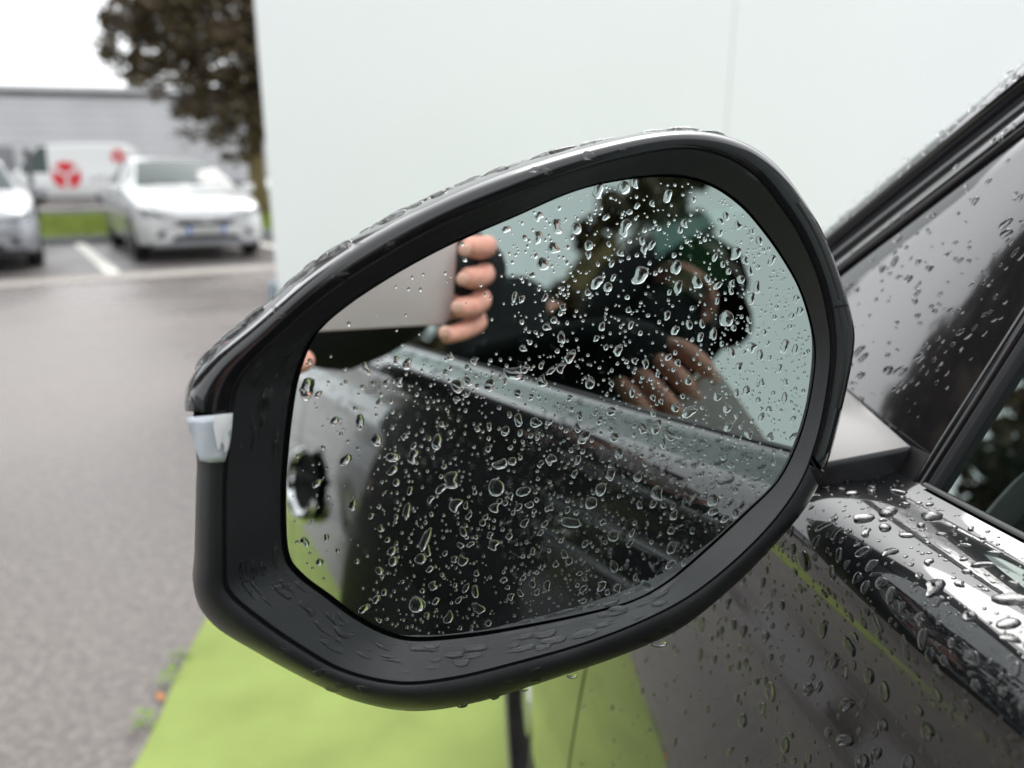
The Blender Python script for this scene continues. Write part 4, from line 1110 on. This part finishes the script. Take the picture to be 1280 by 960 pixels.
# hanging drops under the lower rim
specs = []
for px, py, r in ((823, 806, .0022), (715, 847, .0013), (655, 864, .0010), (578, 884, .0011)):
    specs.append((mp(px, py - 2, .008), Vector((0, -.25, -1)), Vector((1, 0, 0)), r * 1.7, r, r * .7, g.randrange(3)))
place_drops(specs, mirror, 4, 'fine_droplets')

# ------------------------------------------------------------------ phone held at the lens
PHM = mat('phone_back', (0.49, 0.435, 0.445), rough=0.32, spec=0.5, var=0.03, scale=30)
PHE = mat('phone_edge', (0.45, 0.36, 0.24), rough=0.25, metal=1.0)
PHS = mat('phone_screen', (0.01, 0.01, 0.012), rough=0.08)
def cw(x, y, z): return CAMM @ Vector((x, y, z))     # phone frame: lens at the origin, z towards the photographer
def rounded_rect(x0, x1, y0, y1, r, z, n=6):
    pts = []
    for cx, cyy, a0 in ((x1 - r, y1 - r, 0), (x0 + r, y1 - r, 90), (x0 + r, y0 + r, 180), (x1 - r, y0 + r, 270)):
        for k in range(n + 1):
            a = R(a0 + 90 * k / n); pts.append(cw(cx + r * math.cos(a), cyy + r * math.sin(a), z))
    return pts
ph = empty('smartphone', cw(.06, -.02, .008), 0, 'pale lilac grey smartphone held up sideways, seen in the mirror', 'phone')
px0, px1, py0, py1 = -.015, .1335, -.0585, .0145
def slab(name, x0, x1, y0, y1, r, z0, z1, m, parent, bev=.0008):
    return prism(name, rounded_rect(x0, x1, y0, y1, r, z0), cw(0, 0, z1) - cw(0, 0, z0), m, parent, bev, True)
slab('frame', px0, px1, py0, py1, .011, .0045, .0115, PHE, ph, .0012)
slab('back_cover', px0 + .0012, px1 - .0012, py0 + .0012, py1 - .0012, .010, .0039, .0050, PHM, ph, .0004)
slab('display', px0 + .0015, px1 - .0015, py0 + .0015, py1 - .0015, .010, .0112, .0119, PHS, ph, .0002)
cbm = slab('camera_island', -.0135, .020, -.020, .0135, .008, .0026, .0042, PHM, ph, .0005)
for lx, lyy in ((0, 0), (.0, -.0145), (.0135, -.007)):
    bm = bmesh.new(); add_tube(bm, [cw(lx, lyy, .0030), cw(lx, lyy, .0012)], [.0062, .0060], 24); bm_obj('lens_ring', bm, PHE, ph, True, True, 40)
    bm = bmesh.new(); add_tube(bm, [cw(lx, lyy, .0016), cw(lx, lyy, .0009)], [.0048, .0046], 20); bm_obj('lens_glass', bm, PHS, ph, True, True, 40)

# ------------------------------------------------------------------ photographer
SKIN = mat('skin', (0.64, 0.31, 0.245), rough=0.5, spec=0.4, var=0.16, scale=140, bump=0.3, bscale=260, bdist=0.0012)
p_ = SKIN.node_tree.nodes['Principled BSDF']; p_.inputs['Subsurface Weight'].default_value = 0.15; p_.inputs['Subsurface Radius'].default_value = (.008, .003, .0015); p_.inputs['Subsurface Scale'].default_value = 1.0
HAIR = mat('brown_hair', (0.035, 0.022, 0.016), rough=0.6, var=0.4, scale=90)
JACK = mat('dark_jacket', (0.010, 0.0105, 0.012), rough=0.85, spec=0.2, var=0.25, scale=25, bump=0.4, bscale=60, bdist=0.004)
SLEEVE = mat('grey_cuff', (0.05, 0.046, 0.042), rough=0.8)
TROUS = mat('dark_trousers', (0.011, 0.012, 0.016), rough=0.8, var=0.2, scale=20)
SHOE = mat('black_shoe', (0.012, 0.012, 0.012), rough=0.5)
NAIL = mat('nail', (0.64, 0.37, 0.30), rough=0.3)
def skin_body(name, nodes, edges, root_node, material, parent=None, sub=2):
    names = list(nodes); me = bpy.data.meshes.new(name)
    me.from_pydata([tuple(nodes[n][0]) for n in names], [(names.index(a), names.index(b)) for a, b in edges], [])
    o = bpy.data.objects.new(name, me); COL.objects.link(o)
    sk = o.modifiers.new('skin', 'SKIN'); sk.use_smooth_shade = True; sk.branch_smoothing = 0.3
    if not me.skin_vertices:
        bpy.context.view_layer.objects.active = o; bpy.ops.mesh.customdata_skin_add() if hasattr(bpy.ops.mesh, 'customdata_skin_add') else None
    for i, n in enumerate(names):
        r = nodes[n][1]; r = r if isinstance(r, tuple) else (r, r)
        me.skin_vertices[0].data[i].radius = r; me.skin_vertices[0].data[i].use_root = (n == root_node)
    ss = o.modifiers.new('sub', 'SUBSURF'); ss.levels = sub; ss.render_levels = sub
    bpy.context.view_layer.update()
    dg = bpy.context.evaluated_depsgraph_get()
    nm = bpy.data.meshes.new_from_object(o.evaluated_get(dg))
    bpy.data.objects.remove(o); bpy.data.meshes.remove(me)
    nm.materials.clear(); nm.materials.append(material); nm.polygons.foreach_set('use_smooth', [True] * len(nm.polygons))
    o2 = bpy.data.objects.new(name, nm); return link(o2, parent)
pelv = Vector((-.12, -.68, .96))
person = empty('person', (-.12, -.68, .01), 0, 'person in a dark hooded jacket holding a phone up beside the car', 'person')
Vn = Vector
sh_r, sh_l = Vn((.10, -.61, 1.385)), Vn((-.30, -.56, 1.385)); neck = Vn((-.085, -.59, 1.46)); hd = Vn((-.075, -.55, 1.605))
el_r, el_l = Vn((.125, -.40, 1.195)), Vn((-.38, -.36, 1.12)); wr_r, wr_l = cw(.168, -.022, .085), cw(-.075, -.085, .060)
nd = {
 'pelvis': (pelv, .14), 'belly': (Vn((-.10, -.66, 1.08)), .135), 'chest': (Vn((-.09, -.62, 1.27)), (.155, .13)), 'neckb': (Vn((-.095, -.60, 1.40)), .07), 'neck': (neck + Vn((0, .01, .03)), .054),
 'shr': (sh_r, .065), 'elr': (el_r, .043), 'fr': (el_r.lerp(wr_r, .5), .037), 'wrr': (wr_r, .027),
 'shl': (sh_l, .065), 'ell': (el_l, .043), 'fl': (el_l.lerp(wr_l, .5), .037), 'wrl': (wr_l, .027),
 'hipr': (Vn((-.03, -.68, .90)), .07), 'kr': (Vn((-.05, -.64, .50)), .062), 'ar': (Vn((-.06, -.70, .10)), .042), 'tr': (Vn((-.04, -.54, .05)), .035),
 'hipl': (Vn((-.22, -.68, .90)), .07), 'kl': (Vn((-.26, -.64, .50)), .062), 'al': (Vn((-.30, -.71, .10)), .042), 'tl': (Vn((-.33, -.55, .05)), .035)}
ed = [('pelvis', 'belly'), ('belly', 'chest'), ('chest', 'neckb'), ('neckb', 'neck'), ('neckb', 'shr'), ('shr', 'elr'), ('elr', 'fr'), ('fr', 'wrr'), ('neckb', 'shl'), ('shl', 'ell'), ('ell', 'fl'), ('fl', 'wrl'),
      ('pelvis', 'hipr'), ('hipr', 'kr'), ('kr', 'ar'), ('ar', 'tr'), ('pelvis', 'hipl'), ('hipl', 'kl'), ('kl', 'al'), ('al', 'tl')]
# head as a chain of rings on the same skeleton
nd['skull0'] = (neck.lerp(hd, .45) + Vn((0, .015, 0)), .062); nd['skull1'] = (hd + Vn((.004, .0, .0)), (.082, .096)); nd['skull2'] = (hd + Vn((.004, -.005, .075)), (.072, .085))
ed += [('neck', 'skull0'), ('skull0', 'skull1'), ('skull1', 'skull2')]
# hands
rp = cw(.170, -.028, .040); lp_ = cw(-.045, -.060, .034)
nd['palr'] = (rp, (.026, .020)); nd['pall'] = (lp_, (.026, .020)); ed += [('wrr', 'palr'), ('wrl', 'pall')]
fy = (.001, -.0205, -.0415, -.0600)
for k, y in enumerate(fy):
    xo = (-.010, -.010, -.013, -.022)[k]
    a, b, c, d = cw(.168, y * .9 - .004, .030), cw(.166 + xo * .3, y, .010), cw(.158 + xo, y + (.001, 0, -.001, -.002)[k], -.0045), cw(.1405 + xo, y + (.003, .001, -.001, -.004)[k], -.0065)
    for nm, p, r in (('a', a, .0095), ('b', b, .0090), ('c', c, (.0096, .0094, .0090, .0076)[k]), ('d', d, (.0084, .0086, .0080, .0064)[k])): nd['f%d%s' % (k, nm)] = (p, r)
    ed += [('palr', 'f%da' % k), ('f%da' % k, 'f%db' % k), ('f%db' % k, 'f%dc' % k), ('f%dc' % k, 'f%dd' % k)]
nd['th1'] = (cw(.150, -.055, .034), .0115); nd['th2'] = (cw(.125, -.045, .026), .0105); nd['th3'] = (cw(.105, -.038, .0225), .009); ed += [('palr', 'th1'), ('th1', 'th2'), ('th2', 'th3')]
for k, (y, xx) in enumerate(((-.0795, .026), (-.055, -.008), (-.036, -.010), (-.017, -.010))):
    if k == 0: ch = (cw(-.032, -.078, .030), cw(-.012, -.081, .016), cw(.010, -.080, .004), cw(.0265, -.0755, .004))
    else: ch = (cw(-.046, y - .004, .026), cw(-.041, y, .012), cw(-.033, y, .0045), cw(-.0255, y, .003))
    for nm, p, r in zip('abcd', ch, (.0105, .0098, .0093, .0082)): nd['l%d%s' % (k, nm)] = (p, r)
    ed += [('pall', 'l%da' % k), ('l%da' % k, 'l%db' % k), ('l%db' % k, 'l%dc' % k), ('l%dc' % k, 'l%dd' % k)]
nd['lt1'] = (cw(-.030, -.050, .034), .0115); nd['lt2'] = (cw(-.010, -.040, .027), .0105); nd['lt3'] = (cw(.010, -.034, .0225), .009); ed += [('pall', 'lt1'), ('lt1', 'lt2'), ('lt2', 'lt3')]
body = skin_body('body', nd, ed, 'pelvis', SKIN, person, 2)
# finger nails
for k, y in enumerate(fy):
    xo = (-.010, -.010, -.013, -.022)[k]
    bm = bmesh.new(); bmesh.ops.create_uvsphere(bm, u_segments=14, v_segments=8, radius=1, matrix=Matrix.Translation(cw(.1400 + xo, y + .001, -.0122)) @ CAMM.to_3x3().to_4x4() @ Matrix.Diagonal((.0056, .0050, .0016, 1)))
    bm_obj('finger_nail', bm, NAIL, person, True)
# face
face = Vn((.0, 1, -.28)).normalized()
def ball(name, c, r, m, parent, sc=(1, 1, 1)):
    bm = bmesh.new(); bmesh.ops.create_uvsphere(bm, u_segments=18, v_segments=12, radius=1, matrix=Matrix.Translation(c) @ Matrix.Diagonal((r * sc[0], r * sc[1], r * sc[2], 1)))
    return bm_obj(name, bm, m, parent, True)
EYEM = mat('eye', (0.6, 0.6, 0.58), rough=0.2); LIP = mat('lip', (0.42, 0.18, 0.15), rough=0.5)
for s in (-1, 1):
    ball('eye', hd + Vn((s * .031, .078, .004)), .0115, EYEM, person); ball('pupil', hd + Vn((s * .031, .0885, .002)), .0045, SHOE, person)
    ball('ear', hd + Vn((s * .082, -.002, -.005)), .012, SKIN, person, (.6, 1.3, 2.4))
    ball('eyebrow', hd + Vn((s * .031, .084, .024)), .010, HAIR, person, (1.9, .5, .35))
ball('nose', hd + Vn((0, .094, -.022)), .013, SKIN, person, (.9, 1.2, 1.7)); ball('mouth', hd + Vn((0, .078, -.056)), .012, LIP, person, (1.9, .8, .5))
# black neck gaiter pulled up over nose and mouth, peak of a cap above
bm = bmesh.new(); bmesh.ops.create_icosphere(bm, subdivisions=4, radius=1); kill = []
for v in bm.verts:
    d = v.co.normalized()
    if d.z > .62: kill.append(v)
    v.co = hd + Vn((.0, .012, -.055)) + Vn((d.x * .086, d.y * .100, d.z * .085))
bmesh.ops.delete(bm, geom=kill, context='VERTS'); bm_obj('face_gaiter', bm, JACK, person, True)
bm = bmesh.new(); pk = []
for i in range(6):
    for k in range(13):
        a = R(20 + 140 * k / 12); rr = .085 + .075 * i / 5 * math.sin(a)
        pk.append(hd + Vn((rr * math.cos(a) * .95, rr * math.sin(a) + .005, .050 - .030 * (i / 5) ** 1.3 - .012 * math.cos(a) ** 2)))
mesh_obj('cap_peak', pk, grid_faces(6, 13), JACK, person, True)
# hair: shell over the skull
bm = bmesh.new(); bmesh.ops.create_icosphere(bm, subdivisions=4, radius=1)
kill = []
for v in bm.verts:
    d = v.co.normalized(); nz = noise.noise(d * 4.0) * .05 + noise.noise(d * 11.0) * .03
    if d.y > .45 and d.z < .35 or d.z < -.55 and d.y > -.3 : kill.append(v)
    v.co = hd + Vn((.004, -.012, .035)) + Vn((d.x * .098, d.y * .112, d.z * .118)) * (1 + nz)
bmesh.ops.delete(bm, geom=kill, context='VERTS'); bm_obj('hair', bm, HAIR, person, True)
# hood of the jacket, open at the front
bm = bmesh.new(); bmesh.ops.create_icosphere(bm, subdivisions=4, radius=1); kill = []
for v in bm.verts:
    d = v.co.normalized(); nz = noise.noise(d * 3.0) * .05
    if d.y > .52 and d.z < .62: kill.append(v)
    v.co = hd + Vn((.0, -.022, .012)) + Vn((d.x * .118, d.y * .150, d.z * (.150 if d.z > 0 else .20))) * (1 + nz)
bmesh.ops.delete(bm, geom=kill, context='VERTS'); bm_obj('hood', bm, JACK, person, True)
# clothes: slightly larger skins of the same skeleton
def grow(keys, add): return {k: (nd[k][0], tuple(r + add for r in (nd[k][1] if isinstance(nd[k][1], tuple) else (nd[k][1], nd[k][1])))) for k in keys}
J = grow(['belly', 'chest', 'elr', 'fr', 'ell', 'fl'], .024); J.update(grow(['neckb', 'shr', 'shl'], .036)); J['hem'] = (pelv + Vn((0, 0, -.02)), (.165, .155)); J['collar'] = (neck + Vn((0, .0, .0)), .078)
J['hem2'] = (pelv + Vn((0, 0, -.14)), (.172, .16))
J['cr'] = (wr_r, (.040, .040)); J['cl'] = (wr_l, (.040, .040)); J['cr2'] = (cw(.172, -.028, .032), (.038, .032)); J['cr3'] = (cw(.181, -.029, .020), (.030, .026)); J['cl2'] = (lp_.lerp(wr_l, .25), (.036, .031))
skin_body('jacket', J, [('hem2', 'hem'), ('hem', 'belly'), ('belly', 'chest'), ('chest', 'neckb'), ('neckb', 'collar'), ('neckb', 'shr'), ('shr', 'elr'), ('elr', 'fr'), ('fr', 'cr'), ('cr', 'cr2'), ('cr2', 'cr3'), ('cl', 'cl2'), ('neckb', 'shl'), ('shl', 'ell'), ('ell', 'fl'), ('fl', 'cl')], 'chest', JACK, person)
T = grow(['kr', 'kl'], .018); T['waist'] = (pelv + Vn((0, 0, .06)), .12); T['seat'] = (pelv + Vn((0, 0, -.05)), .13)
T['hipr'] = (nd['hipr'][0] + Vn((-.005, 0, -.06)), .112); T['hipl'] = (nd['hipl'][0] + Vn((.005, 0, -.06)), .112)
T['mr'] = (nd['hipr'][0].lerp(nd['kr'][0], .5), .100); T['ml'] = (nd['hipl'][0].lerp(nd['kl'][0], .5), .100)
T['ar'] = (nd['ar'][0] + Vn((0, 0, .0)), .062); T['al'] = (nd['al'][0], .062)
skin_body('trousers', T, [('waist', 'seat'), ('seat', 'hipr'), ('hipr', 'mr'), ('mr', 'kr'), ('kr', 'ar'), ('seat', 'hipl'), ('hipl', 'ml'), ('ml', 'kl'), ('kl', 'al')], 'seat', TROUS, person)
for s, a, t in (('r', nd['ar'][0], nd['tr'][0]), ('l', nd['al'][0], nd['tl'][0])):
    skin_body('shoe', {'h': (a + Vn((0, -.03, -.035)), (.045, .05)), 'm': (a.lerp(t, .5) + Vn((0, 0, -.01)), (.048, .05)), 't': (t + Vn((0, .02, .005)), (.046, .042))}, [('h', 'm'), ('m', 't')], 'h', SHOE, person)
